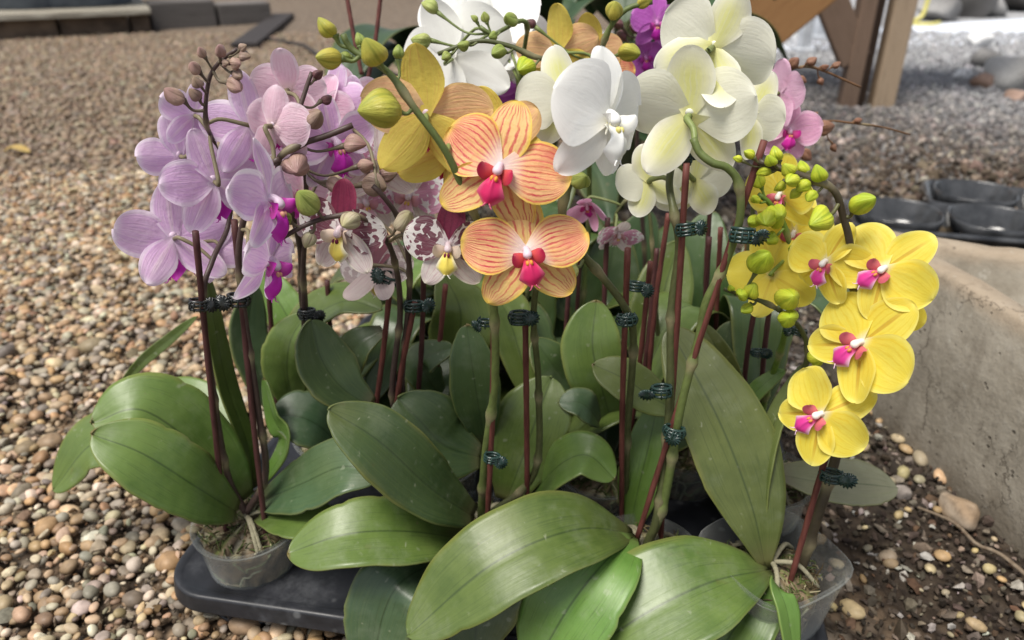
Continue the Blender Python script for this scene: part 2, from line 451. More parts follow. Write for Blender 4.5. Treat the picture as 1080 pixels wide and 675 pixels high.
BUDM = {
    'yellowgreen': bud_mat('bud_yellow_green', (.42, .40, .06), (.54, .46, .08), (.20, .24, .03), (.30, .34, .06)),
    'green': bud_mat('bud_green', (.26, .33, .07), (.38, .42, .12), (.13, .19, .03), (.24, .32, .06)),
    'lime': bud_mat('bud_lime', (.42, .52, .03), (.58, .60, .05), (.22, .34, .02), (.36, .48, .04)),
    'pinktan': bud_mat('bud_pink_tan', (.36, .22, .20), (.46, .31, .24), (.25, .17, .12), (.34, .18, .18)),
    'mauve': bud_mat('bud_mauve_tan', (.28, .18, .16), (.38, .27, .21), (.18, .13, .08), (.30, .22, .13)),
    'striped': bud_mat('bud_pale_striped', (.42, .40, .24), (.50, .44, .30), (.24, .12, .12), (.40, .38, .14)),
    'maroon': bud_mat('bud_maroon', (.12, .05, .06), (.2, .09, .09), (.08, .04, .03), (.16, .12, .05)),
    'brown': bud_mat('bud_dry_brown', (.22, .10, .06), (.30, .16, .10), (.14, .06, .03), (.28, .14, .1)),
    'palegreen': bud_mat('bud_pale_green', (.40, .46, .14), (.52, .54, .2), (.26, .34, .08), (.42, .48, .16)),
}

# ------------------------------------------------------------------ flower styles
# petal, sepal, dorsal sepal materials and the lip colours
LIL = dict(er=(.55, 1.0), base=(.70, .44, .71), edge=(.87, .79, .87), center=(.80, .70, .80), vein=(.48, .22, .58), vamt=.35, vn=8, back=(.82, .62, .80), backamt=.3, trans=.40)
LILS = dict(LIL, mid=(.82, .68, .74), midw=.10)
ORP = dict(blush=(.66, .13, .13), base=(.82, .47, .23), edge=(.82, .57, .11), center=(.84, .72, .72), vein=(.58, .035, .075), vamt=.9, vn=11, back=(.74, .50, .26), backamt=.8, cwide=.48, vwide=(.0, .85), vfade=1.0)
ORS = dict(base=(.76, .50, .22), edge=(.76, .53, .09), center=(.80, .64, .52), vein=(.56, .09, .08), vamt=.95, vn=5.5, back=(.64, .52, .09), backamt=.94, cwide=.22, vwide=(.1, .9), vfade=1.0)
WHI = dict(fine_k=.03, bk=.07, base=(.87, .87, .85), edge=(.89, .89, .87), center=(.84, .83, .76), vein=(.76, .76, .74), vamt=.2, vn=8, back=(.80, .80, .74), backamt=.5, trans=.3)
CRP = dict(fine_k=.05, bk=.10, base=(.83, .81, .66), edge=(.86, .85, .76), center=(.80, .80, .58), vein=(.70, .70, .56), vamt=.3, vn=8, back=(.78, .78, .66), backamt=.6, trans=.32)
CRS = dict(CRP, mid=(.66, .66, .15), midw=.55, backamt=.08, center=(.74, .72, .30))
YEL = dict(fine_k=.10, bk=.10, base=(.85, .70, .08), edge=(.87, .79, .20), center=(.86, .82, .62), vein=(.78, .54, .02), vamt=.4, vn=8, back=(.80, .68, .08), backamt=.6, trans=.40, cwide=.27)
YELS = dict(YEL, mid=(.62, .36, .04), midw=.06, cwide=.25)
SPP = dict(base=(.78, .74, .72), edge=(.80, .77, .70), center=(.72, .62, .66), vein=(.5, .1, .2), vamt=.06, vn=5, spots=(.13, .006, .036), back=(.70, .60, .58), backamt=.6)
SPS = dict(base=(.72, .64, .62), edge=(.78, .74, .62), center=(.6, .4, .45), vein=(.40, .10, .18), vamt=.30, vn=5, back=(.66, .52, .50), backamt=.6)
SPD = dict(base=(.16, .012, .045), edge=(.24, .03, .07), center=(.2, .02, .06), vein=(.09, .006, .03), vamt=.5, vn=4, back=(.4, .2, .22), backamt=.5)
SWP = dict(SPP, spots=(.55, .22, .36), base=(.80, .77, .78))
PNK = dict(base=(.78, .38, .56), edge=(.82, .55, .68), center=(.78, .60, .68), vein=(.62, .22, .48), vamt=.4, vn=8, back=(.74, .50, .64), backamt=.6, trans=.3)
PPK = dict(er=(.5, 1.0), base=(.78, .50, .62), edge=(.86, .72, .80), center=(.80, .66, .60), vein=(.66, .32, .48), vamt=.45, vn=8, back=(.80, .60, .66), backamt=.4, trans=.38)
PUR = dict(base=(.46, .10, .46), edge=(.56, .20, .56), center=(.5, .2, .45), vein=(.36, .04, .36), vamt=.4, vn=8, back=(.56, .24, .52), backamt=.6, trans=.3)
STY = {
 'lilac':  (LIL, LILS, LILS, dict(mid=(.52, .02, .42), tip=(.58, .06, .50), side=(.46, .02, .36), callus=(.62, .3, .2), col=(.74, .58, .72), lipk=1.15)),
 'orange': (ORP, ORS, ORS, dict(mid=(.56, .018, .11), tip=(.66, .12, .22), side=(.44, .012, .07), callus=(.78, .30, .05), col=(.80, .60, .68), lipk=.88)),
 'white':  (WHI, WHI, WHI, dict(mid=(.82, .82, .78), tip=(.82, .82, .80), side=(.80, .80, .78), callus=(.7, .62, .2), col=(.84, .84, .82), lipk=1.05)),
 'cream':  (CRP, CRS, CRS, dict(mid=(.78, .76, .5), tip=(.8, .78, .6), side=(.78, .77, .62), callus=(.7, .6, .2), col=(.82, .82, .7), lipk=1.0)),
 'yellow': (YEL, YELS, YELS, dict(mid=(.60, .04, .26), tip=(.80, .55, .70), side=(.52, .10, .16), callus=(.70, .28, .06), col=(.85, .80, .74), lipk=.90)),
 'spotted': (SPP, SPS, SPD, dict(mid=(.80, .66, .12), tip=(.82, .80, .70), side=(.72, .60, .48), callus=(.16, .01, .04), col=(.76, .62, .66), lipk=1.0)),
 'spotwhite': (SWP, SPS, SPS, dict(mid=(.7, .4, .5), tip=(.8, .7, .7), side=(.6, .3, .4), callus=(.7, .5, .1), col=(.8, .7, .74), lipk=1.0)),
 'pink':   (PNK, PNK, PNK, dict(mid=(.52, .015, .28), tip=(.58, .05, .36), side=(.50, .015, .26), callus=(.7, .3, .1), col=(.76, .5, .64), lipk=1.0)),
 'palepink': (PPK, PPK, PPK, dict(mid=(.52, .015, .34), tip=(.6, .1, .42), side=(.50, .015, .26), callus=(.7, .3, .1), col=(.76, .6, .68), lipk=1.0)),
 'purple': (PUR, PUR, PUR, dict(mid=(.36, .01, .28), tip=(.42, .03, .34), side=(.36, .01, .3), callus=(.6, .3, .1), col=(.5, .2, .45), lipk=1.0)),
}
PM = {}
for k, (a, b, c, d) in STY.items():
    PM[k] = [petal_mat(k+'_petal', **a), petal_mat(k+'_sepal', **b), petal_mat(k+'_top_sepal', **c)]

def tepal(ang, L, W, m, b, z0, curl, cup, ripple, seed, nu=16, nv=13, tipn=0.0, twist=0.0, asym=0.0):
    r = random.Random(seed)
    d = Vector((math.sin(ang), math.cos(ang), 0)); s = Vector((-d.y, d.x, 0))
    ph = [r.uniform(0, 6) for _ in range(4)]; k1 = r.uniform(2.0, 3.4); k2 = r.uniform(3, 5)
    v = []; uv = []; f = []
    for i in range(nu+1):
        u = math.sin(i/nu*PI/2)**1.1
        if u <= m: fw = b+(1-b)*math.sin(PI/2*u/m)**1.15
        else: fw = math.sqrt(max(0, 1-((u-m)/(1-m))**2))
        fw *= 1-tipn*max(0, u-m)
        for j in range(nv+1):
            q = j/nv*2-1
            ww = W*.5*fw*(1+asym*q)
            uu = u+.03*q*q*(u-.5)
            edge = q*q
            z = z0+curl*(u**2)*L+cup*(q*q*fw*fw)*W*.5
            z += ripple*L*(math.sin(k1*3*u+ph[0]+q*1.3)*edge*.6+math.sin(k2*u+ph[1])*.35*u+math.sin(q*k1+ph[2])*.35*u)
            z -= .022*L*math.exp(-(q/.10)**2)*(1-u)*2*u     # groove along the middle
            z += twist*q*u*W*.5
            v.append(d*(uu*L)+s*(q*ww)+Vector((0, 0, z))); uv.append((j/nv, u))
    for i in range(nu):
        for j in range(nv):
            a = i*(nv+1)+j
            f.append((a, a+nv+1, a+nv+2, a+1))
    return v, f, uv

def patch(mb, path, width, up, bend, c0, c1, nv=7, n=12, prof=None, mott=None):
    """curved lobe along a path, coloured from c0 to c1"""
    q = catmull(path, n); v = []; f = []; c = []
    for i, p in enumerate(q):
        t = i/(n-1); tan = (q[min(i+1, n-1)]-q[max(i-1, 0)]).normalized()
        s = tan.cross(Vector(up)).normalized(); nn = s.cross(tan)
        wd = width*(prof(t) if prof else math.sin(PI*(.12+.86*t))**.7)
        for j in range(nv+1):
            x = j/nv*2-1
            v.append(p+s*(x*wd*.5)+nn*(bend*x*x*wd))
            k = min(1, max(0, t*1.1-.05+.12*x*x))
            c.append(tuple(c0[a]+(c1[a]-c0[a])*k for a in range(3)))
    for i in range(n-1):
        for j in range(nv):
            a = i*(nv+1)+j; f.append((a, a+nv+1, a+nv+2, a+1))
    mb.add(v, f, None, c)

FLO = {}
def flower_meshes(style, var, closed=0.0):
    key = (style, var, closed)
    if key in FLO: return FLO[key]
    r = random.Random(hash((style, var)) % 1000 if False else sum(map(ord, style))*7+var*131)
    pm = PM[style]; L = STY[style][3]
    j = lambda s: r.uniform(-s, s)
    wk = {'lilac': .88, 'orange': .90, 'spotted': .98, 'white': 1.22, 'cream': 1.12, 'yellow': 1.06}.get(style, 1.08)
    sk = {'orange': .66, 'spotted': .62, 'yellow': .74, 'lilac': .58, 'cream': .72, 'white': .66}.get(style, .66)
    out = []
    back = -.10-.15*j(1)
    specs = [('petal', R_(76)+j(.10), .97, wk, .52, .16, .035, back+.06+j(.08), .08+j(.16), .06, 0),
             ('petal', R_(-76)+j(.10), .97, wk, .52, .16, .035, back+.06+j(.08), .08+j(.16), .06, 0),
             ('sepal', j(.07), 1.0, sk, .50, .22, -.02, back+j(.10), .12+j(.12), .045, 2),
             ('sepal', R_(140)+j(.09), .98, sk, .48, .22, -.025, back+j(.12), .10+j(.12), .045, 1),
             ('sepal', R_(-140)+j(.09), .98, sk, .48, .22, -.025, back+j(.12), .10+j(.12), .045, 1)]
    for i, (nm, ang, ln, wd, m, b, z0, curl, cup, rip, mi) in enumerate(specs):
        mb = MB(); mb.add(*tepal(ang, ln, wd*ln, m, b, z0, curl+closed, cup+closed*.5, rip, r.randint(0, 9999), tipn=.10 if nm == 'sepal' else 0))
        out.append((nm, mb.mesh(nm+'_'+style, pm[mi])))
    k = L['lipk']; mb = MB()
    V = lambda x, y, z: Vector((x*k, y*k, z*k))
    # apron shaped middle lobe, keeled, with a pale rim and a bright callus at its claw
    path = catmull([V(0, -.05, .04), V(0, -.12, .17), V(0, -.26, .27), V(0, -.44, .27), V(0, -.58, .20)], 20)
    n, nv = 20, 16; v = []; f = []; c = []
    mixc = lambda a, b, q: tuple(a[z]+(b[z]-a[z])*min(1, max(0, q)) for z in range(3))
    for i in range(n):
        t = i/(n-1); p = path[i]; tan = (path[min(i+1, n-1)]-path[max(i-1, 0)]).normalized()
        sd = Vector((1, 0, 0)); nn = sd.cross(tan).normalized()
        if nn.z < 0: nn = -nn
        wd = (.15+.31*min(1, t/.72)**1.5) if t < .72 else .46*(1-((t-.72)/.28)**2*.80)
        wd *= k
        for jj in range(nv+1):
            x = jj/nv*2-1
            h = -.26*abs(x)**1.7*wd+.05*k*math.exp(-(x/.16)**2)*(1-t)+.02*k*math.sin(9*t+3*x)*abs(x)
            dn = .10*k*(abs(x)-.4)*max(0, t-.6)*2.2     # corners of the apron droop past the middle
            v.append(p+sd*(x*wd*.5)+nn*h+tan*dn)
            q = mixc(L['mid'], L['tip'], (abs(x)-.60)*2.4*min(1, t*1.6)+max(0, t-.80)*2.5)
            q = mixc(q, L['callus'], (.34-t)*5*math.exp(-(x/.5)**2))
            q = mixc(q, L['side'], .7*max(0, math.sin(x*19))*max(0, .62-t)*1.2)
            c.append(q)
    for i in range(n-1):
        for jj in range(nv):
            a = i*(nv+1)+jj; f.append((a, a+nv+1, a+nv+2, a+1))
    mb.add(v, f, None, c)
    for sg in (-1, 1):
        patch(mb, [V(.03*sg, -.06, .05), V(.12*sg, -.09, .13), V(.21*sg, -.06, .22), V(.25*sg, .02, .29)], .27*k, (-sg, .2, .7), -.22, mixc(L['side'], L['callus'], .25), L['side'], nv=8, n=10)
        tube(mb, [V(.03*sg, -.56, .21), V(.07*sg, -.62, .21), V(.10*sg, -.63, .25)], (.014*k, .004*k), 5, 7, c=L['tip'])
        Vv, Fc = ico(2)
        mb.add([tuple(p*np.array((.034, .05, .045))*k+np.array((.032*sg, -.175, .225))*k) for p in Vv], Fc.tolist(), None, L['callus'])
    out.append(('lip', mb.mesh('lip_'+style, M['lip'])))
    mb = MB()
    q0 = [V(0, .045, -.015), V(0, .05, .06), V(0, .02, .125), V(0, -.045, .165), V(0, -.10, .185), V(0, -.118, .19)]
    tube(mb, q0, lambda t: (.062-.012*t+.026*math.sin(PI*min(1, max(0, (t-.45)/.55))))*math.sqrt(max(.02, 1-max(0, (t-.8)/.2)**2))*k, 12, 18, c=L['col'])
    FLO[key] = (mb.mesh('flower_'+style, M['lip_col']), out)
    return FLO[key]

# ------------------------------------------------------------------ orchid plants
def bud_mesh(style):
    mb = MB(); v = []; f = []; uv = []; ns, nr = 24, 14
    for i in range(nr+1):
        t = i/nr
        r = math.sin(PI*min(1, t*1.0)**.86)**.72*.40*(1-.18*t)
        for k in range(ns):
            th = 2*PI*k/ns
            g = 1-.15*(abs(math.cos(1.5*th))**10)*math.sin(PI*min(1, t*1.1))**.5+.05*math.cos(3*th+PI)+.03*math.sin(th*2+5*t)
            v.append((r*g*math.cos(th)*1.06, r*g*math.sin(th)*.92+.10*math.sin(PI*t), t-.5)); uv.append((k/ns, t))
    for i in range(nr):
        for k in range(ns):
            f.append((i*ns+k, i*ns+(k+1) % ns, (i+1)*ns+(k+1) % ns, (i+1)*ns+k))
    mb.add(v, f, uv)
    return mb.mesh('bud_'+style, BUDM[style])
BUD = {}

class Orchid:
    def __init__(s, x, y, label, group=None):
        s.o = empty('potted_orchid', (x, y, 0)); s.b = Vector((x, y, 0))
        tag(s.o, label, 'orchid', group)
        s.nvar = 0
    def part(s, name, mb, mat, smooth=True):
        return link(name, mb.mesh(name, mat, s.b, smooth), s.o)
    def crown(s): return s.b+Vector((0, 0, .105))
    def pot(s, kind='round', rz=0):
        mb = MB(); t = .0014
        if kind == 'round':
            prof = [(.036, .0), (.038, .002), (.044, .05), (.0495, .094), (.053, .095), (.0535, .098), (.0515, .0995), (.0480, .096), (.043, .05), (.036, .003), (.001, .003)]
            lathe(mb, prof, 48)
        else:
            prof = [(.036, .0), (.038, .002), (.045, .06), (.053, .118), (.0555, .119), (.056, .123), (.0535, .1245), (.0515, .118), (.044, .06), (.036, .003), (.001, .003)]
            lathe(mb, prof, 48, sq=.8)
        p = link('pot', mb.mesh('pot', M['pot']), s.o); p.rotation_euler.z = rz
        # the bark and moss that fills it
        mb = MB(); top = .089 if kind == 'round' else .098; rr = .046 if kind == 'round' else .044
        n = 20; v = []; f = []; c = []
        q = random.Random(int(abs(s.b.x)*1e4))
        rows = [(.0345, .004)]+[(.0355+(rr*.985-.0355)*k/9, .006+(top-.012)*k/9) for k in range(10)]+[(rr*.9, top), (rr*.6, top+.004), (rr*.3, top+.006), (.0, top+.007)]
        for r, z in rows:
            for k in range(40):
                th = 2*PI*k/40
                e = q.uniform(-1, 1)
                v.append(((r+e*.0012*(z < top-.003))*math.cos(th), (r+e*.0012*(z < top-.003))*math.sin(th), z+e*.003*(z >= top-.003)))
                g = q.random()
                c.append([(.16+.12*g, .115+.09*g, .07+.06*g), (.06, .045, .03), (.10+.05*g, .12+.05*g, .05), (.30+.1*g, .27+.1*g, .20)][(0, 0, 1, 1, 2, 3, 0, 1)[q.randrange(8)]])
        for i in range(len(rows)-1):
            for k in range(40):
                f.append((i*40+k, i*40+(k+1) % 40, (i+1)*40+(k+1) % 40, (i+1)*40+k))
        mb.add(v, f, None, c)
        for _ in range(230):
            a = q.uniform(0, 6.28); r = rr*math.sqrt(q.random())*.97; p0 = Vector((r*math.cos(a), r*math.sin(a), top+.002))
            d = Vector((q.uniform(-1, 1), q.uniform(-1, 1), q.uniform(-.05, .55))).normalized()*q.uniform(.006, .020)
            p1 = p0+d*.6+Vector((0, 0, .002)); p2 = p0+d
            for pp in (p1, p2):
                l = math.hypot(pp.x, pp.y)
                if l > rr: pp.x *= rr/l; pp.y *= rr/l
            g = q.random(); cc = [(.20, .16, .085), (.36, .32, .20), (.075, .105, .028), (.09, .065, .035), (.10, .13, .04)][q.randrange(5)]
            tube(mb, [p0, p1, p2], (.0009, .0004), 4, 5, c=tuple(x*(.6+.6*g) for x in cc), cap=False)
        for _ in range(22):    # roots pressed against the clear wall
            a0 = q.uniform(0, 6.28); z0 = q.uniform(.012, top-.008); pts = []
            for k in range(5):
                zz = min(top-.004, max(.008, z0+q.uniform(-.008, .008)+k*q.uniform(-.006, .006))); r_ = .0352+(rr*.985-.0352)*(zz-.006)/(top-.012)
                aa = a0+k*q.uniform(.10, .22); pts.append((r_*math.cos(aa), r_*math.sin(aa), zz))
            tube(mb, pts, (.0016, .0012), 5, 12, c=[(.36, .36, .25), (.24, .27, .15), (.30, .25, .17)][q.randrange(3)])
        for _ in range(5):     # aerial roots
            a = q.uniform(0, 6.28); e = Vector((rr*.95*math.cos(a), rr*.95*math.sin(a), top+.002))
            tube(mb, [Vector((0, 0, top+.014)), e*.5+Vector((0, 0, (top+.03)*.5+.004)), e], (.0024, .002), 6, 10, c=(.27, .25, .17))
        m = link('potting_moss', mb.mesh('potting_moss', M['moss']), p)
        return p
    def leaf(s, pts, wpx, mat='leaf', n=(.75, .65, 0), fold=.16, base=.30, peak=.55, raw=False, wave=.03, tipn=.06, curl=0.0):
        q = [Vector(p) if raw else P(*p) for p in pts]
        sp = catmull(q, 43); m = len(sp)
        if raw: W = wpx
        else:
            mid = pts[len(pts)//2]; W = px_m(mid[0], mid[1], mid[2], wpx)
        r = random.Random(int(sum(abs(c)*1e4 for p in q for c in p)))
        ph = [r.uniform(0, 6) for _ in range(3)]
        nicks = ([r.uniform(.3, .95) for _ in range(r.choice((0, 1, 1, 2)))], [r.uniform(.3, .95) for _ in range(r.choice((0, 0, 1, 2)))])
        v = []; f = []; uv = []; nv = 14
        for i, p in enumerate(sp):
            u = i/(m-1); u = math.sin(u*PI/2) if u > 0 else 0
            # resample towards the tip
            x = u*(m-1); k = min(int(x), m-2); t = x-k
            p = sp[k].lerp(sp[k+1], t)
            tan = (sp[min(k+2, m-1)]-sp[max(k-1, 0)]).normalized()
            hint = (CAM-p).normalized()*n[0]+Vector((0, 0, 1))*n[1]+RIGHT*n[2]
            side = tan.cross(hint).normalized(); nn = side.cross(tan).normalized()
            if u <= peak: fw = base+(1-base)*math.sin(PI/2*u/peak)
            else: fw = math.sqrt(max(0, 1-((u-peak)/(1-peak))**2))
            fw *= (1-tipn*max(0, (u-.8)/.2))*(1+.03*math.sin(7*u+ph[2]))
            for j in range(nv+1):
                a = j/nv*2-1
                h = fold*(abs(a)**1.25)*fw*W*.5*(1.4-.9*u) - curl*a*a*fw*W*.5
                h += wave*W*(math.sin(5*u+ph[0]+a*1.5)*abs(a)*.7+math.sin(3*a+ph[1]+2*u)*.15)*u
                h -= .012*W*math.exp(-(a/.08)**2)
                ed = 1+(.05*math.sin(ph[0]*3)*a+.018*math.sin(13*u+ph[1]+2*a)+.012*math.sin(31*u+ph[2]*a))*abs(a)
                if abs(a) > .8: ed -= .05*sum(math.exp(-((u-nk)/.018)**2) for nk in nicks[a > 0])
                v.append(p+side*(a*fw*W*.5*ed)+nn*h); uv.append((j/nv, u))
        for i in range(m-1):
            for j in range(nv):
                a = i*(nv+1)+j; f.append((a, a+1, a+nv+2, a+nv+1))
        mb = MB(); mb.add(v, f, uv)
        # make sure the top of the leaf is its front face
        o = s.part('leaf', mb, M[mat])
        sol = o.modifiers.new('thickness', 'SOLIDIFY'); sol.thickness = .0016; sol.offset = -1
        return o
    def stake(s, a, b, mat='stake', r=.0026):
        mb = MB(); A = P(*a); B = P(*b); B = B-(A-B).normalized()*.02
        k = (A-B); mid = A.lerp(B, .5)+Vector((random.uniform(-.002, .002), 0, 0))
        tube(mb, [A, mid, B], lambda t: r*(1+.06*math.sin(40*t)), 9, 26)
        return s.part('stake', mb, M[mat])
    def spike(s, pts, r=(.0022, .0036), mat='stem_green', buds=(), flowers=(), root=True, pr=.0014, Y=None):
        """pts from tip to base; buds: (px,py,Y,len_px,style); flowers: (px,py,Y,Rpx,yaw,pitch,roll,style[,closed])"""
        q = [P(*p) for p in pts]
        if root: q.append(s.crown()+(q[-1]-s.crown())*.06)
        mb = MB()
        n = 10*len(q)
        nodes = [x+random.uniform(-.03, .03) for x in (.12, .3, .5, .72, .88)]
        sc, pc = STEM[mat]; sp = tube(mb, q, r, 10, n, nodes=nodes, c=sc)
        pc2 = tuple((a+b)/2 for a, b in zip(sc, pc))
        todo = []
        def near(p):
            i = min(range(len(sp)), key=lambda k: (sp[k]-p).length); return i
        for (bx, by, bY, ln, st) in buds:
            c = P(bx, by, bY); ln = px_m(bx, by, bY, ln)
            i = min(len(sp)-1, near(c)+2); a = sp[i]
            d = (c-a)
            dirn = (d.normalized()+Vector((0, -.25, .25))*.6).normalized() if d.length > 1e-5 else Vector((0, 0, 1))
            e = c-dirn*ln*.44; pb_ = min(pr, ln*.13)
            tube(mb, [a, a.lerp(e, .5)+Vector((random.uniform(-.1, .1)*d.length, 0, -.13*d.length)), e], lambda t_: pb_*(.95-.25*math.sin(PI*min(1, t_*1.1))+.75*max(0, t_-.8)*5), 8, 12, c=pc2)
            todo.append(('b', c, dirn, ln, st))
        for fl in flowers:
            fx, fy, fY, R, yaw, pit, roll, st = fl[:8]
            closed = fl[8] if len(fl) > 8 else 0.0
            c = P(fx, fy, fY); R = px_m(fx, fy, fY, R)
            tc = (CAM-c).normalized(); rt = UP.cross(tc).normalized(); up = tc.cross(rt)
            y_, p_, r_ = R_(yaw), R_(pit), R_(roll)
            face = tc*(math.cos(p_)*math.cos(y_))+rt*(math.cos(p_)*math.sin(y_))+up*math.sin(p_)
            uh = up*math.cos(r_)+rt*math.sin(r_)
            if abs(uh.dot(face)) > .97: uh = uh-tc*.5
            yv = (uh-face*uh.dot(face)).normalized(); xv = yv.cross(face)
            mat4 = Matrix((xv, yv, face)).transposed().to_4x4(); mat4.translation = c-s.b
            i = min(len(sp)-2, near(c-face*R*.5)+1); a = sp[i]
            e = c-face*R*.04; h = (e-a).length
            tube(mb, [a, a.lerp(e, .35)+Vector((0, 0, .12*h)), e-face*h*.28, e], (pr*.95, pr*1.2), 7, 14, c=pc)
            todo.append(('f', mat4, R, st, closed))
        s.part('flower_stem', mb, M['stem'])
        for t in todo:
            if t[0] == 'b':
                _, c, dirn, ln, st = t
                if st not in BUD: BUD[st] = bud_mesh(st)
                o = link('bud', BUD[st], s.o); o.location = c-s.b
                qr = dirn.to_track_quat('Z', 'Y') @ Quaternion((0, 0, 1), random.uniform(0, 6.28))
                o.rotation_mode = 'QUATERNION'; o.rotation_quaternion = qr
                o.scale = (ln*random.uniform(.95, 1.15),)*2+(ln,)
            else:
                _, m4, R, st, closed = t
                s.nvar += 1
                me, parts = flower_meshes(st, s.nvar % 3, closed)
                fo = link('flower', me, s.o); fo.matrix_local = m4 @ Matrix.Diagonal((R, R, R, 1))
                for nm, pmesh in parts:
                    po = link(nm, pmesh, fo)
                    w_ = .05 if nm == 'lip' else .13
                    po.rotation_euler = (random.gauss(0, w_), random.gauss(0, w_), random.gauss(0, .05))
                    if nm != 'lip': po.scale = (random.uniform(.93, 1.05), random.uniform(.93, 1.05), 1)
    def clip(s, c, along, tab=(1, 0), black=False, size=1.0, gap=.004):
        """spring clip: wire coils round stem and stake, serrated daisy tab at the side"""
        size *= random.uniform(.80, 1.0)
        p = P(*c); ax = (P(*along)-p+Vector((random.uniform(-.006, .006), 0, random.uniform(-.006, .006)))).normalized(); mb = MB(); r = .0066*size
        tc = (CAM-p).normalized(); sx = ax.cross(tc).normalized(); fz = sx.cross(ax).normalized()
        for k in random.choice([(-1, 0, 1), (-1.2, .2, 1.1), (-.8, .6), (-1.4, -.5, .5, 1.4)]):
            ctr = p+ax*(k*.0036*size)
            ring = [ctr+(sx*math.cos(a)*1.25+fz*math.sin(a))*r+ax*(.0012*math.sin(a)) for a in np.linspace(0, 2*PI, 22)]
            tube(mb, ring, .0014*size, 6, 0, cap=False)
        # comb teeth across the coils
        for k in range(9):
            if random.random() < .3: continue
            a = -.5+k*.52+random.uniform(-.15, .15)
            d = sx*math.cos(a)*1.25+fz*math.sin(a)
            b0 = p+d*r*1.05
            tube(mb, [b0-ax*.0050*size, b0+d*.0014*size, b0+ax*.0050*size], .0008*size, 5, 6)
        mat = M['clip_black'] if black else M['clip']
        o = s.part('stem_clip', mb, mat)
        mb = MB(); cc = p+sx*(tab[0]*r*random.uniform(1.5, 2.1))+ax*((tab[1]+random.uniform(-.5, .5))*r)+fz*r*random.uniform(.5, 1.0)
        nrm = (fz*.9+sx*(tab[0]*.35+random.uniform(-.5, .5))+ax*random.uniform(-.5, .5)).normalized(); a0 = nrm.orthogonal().normalized(); b0 = nrm.cross(a0)
        pet = 14; v = [cc+nrm*.0006]; f = []; nn = pet*4
        for rr, h in ((.25, .0016), (.45, .0002), (1.0, .0010), (.96, -.0006)):
            for k in range(nn):
                a = 2*PI*k/nn; R = .0072*size*rr*(1+(.10*math.cos(pet*a) if rr > .5 else 0))
                hh = h+(.0007*math.cos(pet*a) if rr > .4 else 0)
                v.append(cc+(a0*math.cos(a)+b0*math.sin(a))*R+nrm*hh*size)
        for k in range(nn): f.append((0, 1+k, 1+(k+1) % nn))
        for l in range(3):
            for k in range(nn):
                f.append((1+l*nn+k, 1+(l+1)*nn+k, 1+(l+1)*nn+(k+1) % nn, 1+l*nn+(k+1) % nn))
        mb.add(v, f)
        link('clip_tab', mb.mesh('clip_tab', mat, s.b), o)
    def rosette(s, azs, L=.16, W=.060, mats=('leaf_dark', 'leaf_deep'), rise=.06):
        for i, a in enumerate(azs):
            a = R_(a); l = L*random.uniform(.85, 1.1); d = Vector((math.cos(a), math.sin(a), 0)); c = s.crown()
            rs = rise*random.uniform(.6, 1.3)
            s.leaf([c+d*.006, c+d*l*.3+Vector((0, 0, rs*.75)), c+d*l*.65+Vector((0, 0, rs)), c+d*l+Vector((0, 0, rs*.45))], W*random.uniform(.9, 1.1), mats[i % len(mats)], n=(0, 1, 0), raw=True)

# ---- 1 lilac, front left
A = Orchid(-.262, .575, 'lilac orchid with pale buds in a round clear pot at the left of the tray')
A.pot()
A.leaf([(258, 528, .58), (215, 478, .57), (150, 432, .56), (97, 446, .55)], 92, 'leaf', fold=.12)
A.leaf([(250, 540, .56), (205, 512, .53), (150, 478, .52), (97, 458, .52)], 82, 'leaf', fold=.10, n=(.8, .5, 0))
A.leaf([(250, 522, .62), (160, 470, .64), (100, 466, .64), (56, 516, .63)], 70, 'leaf', n=(.6, .8, 0))
A.leaf([(268, 515, .60), (262, 470, .61), (238, 400, .62), (216, 282, .63)], 30, 'leaf', n=(.3, .3, .85))
A.leaf([(275, 512, .60), (300, 470, .60), (288, 440, .61), (278, 400, .62)], 34, 'leaf_bright', n=(.5, .2, -.8))
A.leaf([(276, 528, .58), (318, 510, .56), (362, 492, .55), (402, 500, .54)], 74, 'leaf_deep', n=(.75, .65, 0))
A.leaf([(272, 545, .57), (305, 548, .54), (340, 552, .53), (372, 566, .52)], 46, 'leaf', n=(.6, .8, 0))
A.leaf([(120, 416, .72), (150, 382, .73), (182, 355, .74), (207, 334, .75)], 12, 'leaf', n=(.9, .2, .3))
A.leaf([(262, 505, .63), (245, 460, .66), (205, 420, .69), (165, 408, .71)], 50, 'leaf_bright')
A.stake((206, 244, .545), (238, 556, .565), 'stake_dark')
A.stake((247, 232, .56), (281, 566, .56), 'stake_dark')
A.spike([(250, 52, .56), (231, 66, .56), (220, 86, .56), (217, 126, .56), (226, 152, .585), (243, 200, .61), (240, 240, .60), (224, 275, .565), (214, 320, .55), (226, 420, .56), (240, 500, .57)], (.0014, .0032), 'stem_dark',
  buds=[(213, 55, .555, 13, 'pinktan'), (231, 53, .55, 17, 'pinktan'), (206, 71, .55, 16, 'pinktan'), (208, 86, .55, 15, 'mauve'), (205, 99, .55, 18, 'mauve'), (184, 100, .545, 25, 'pinktan'), (247, 91, .55, 22, 'pinktan'), (250, 79, .55, 15, 'mauve'), (250, 67, .55, 15, 'pinktan'), (259, 60, .555, 15, 'mauve'), (239, 67, .55, 12, 'mauve'), (257, 50, .555, 11, 'mauve')],
  flowers=[(183, 252, .575, 62, -158, -5, -8, 'lilac'), (190, 165, .58, 47, -155, 0, -18, 'lilac'), (226, 192, .565, 60, -165, 0, -20, 'lilac'), (263, 132, .585, 55, 172, 0, -10, 'lilac'), (205, 122, .585, 40, -150, 10, 10, 'lilac'), (216, 258, .60, 46, 160, -10, 30, 'lilac')], pr=.0015)
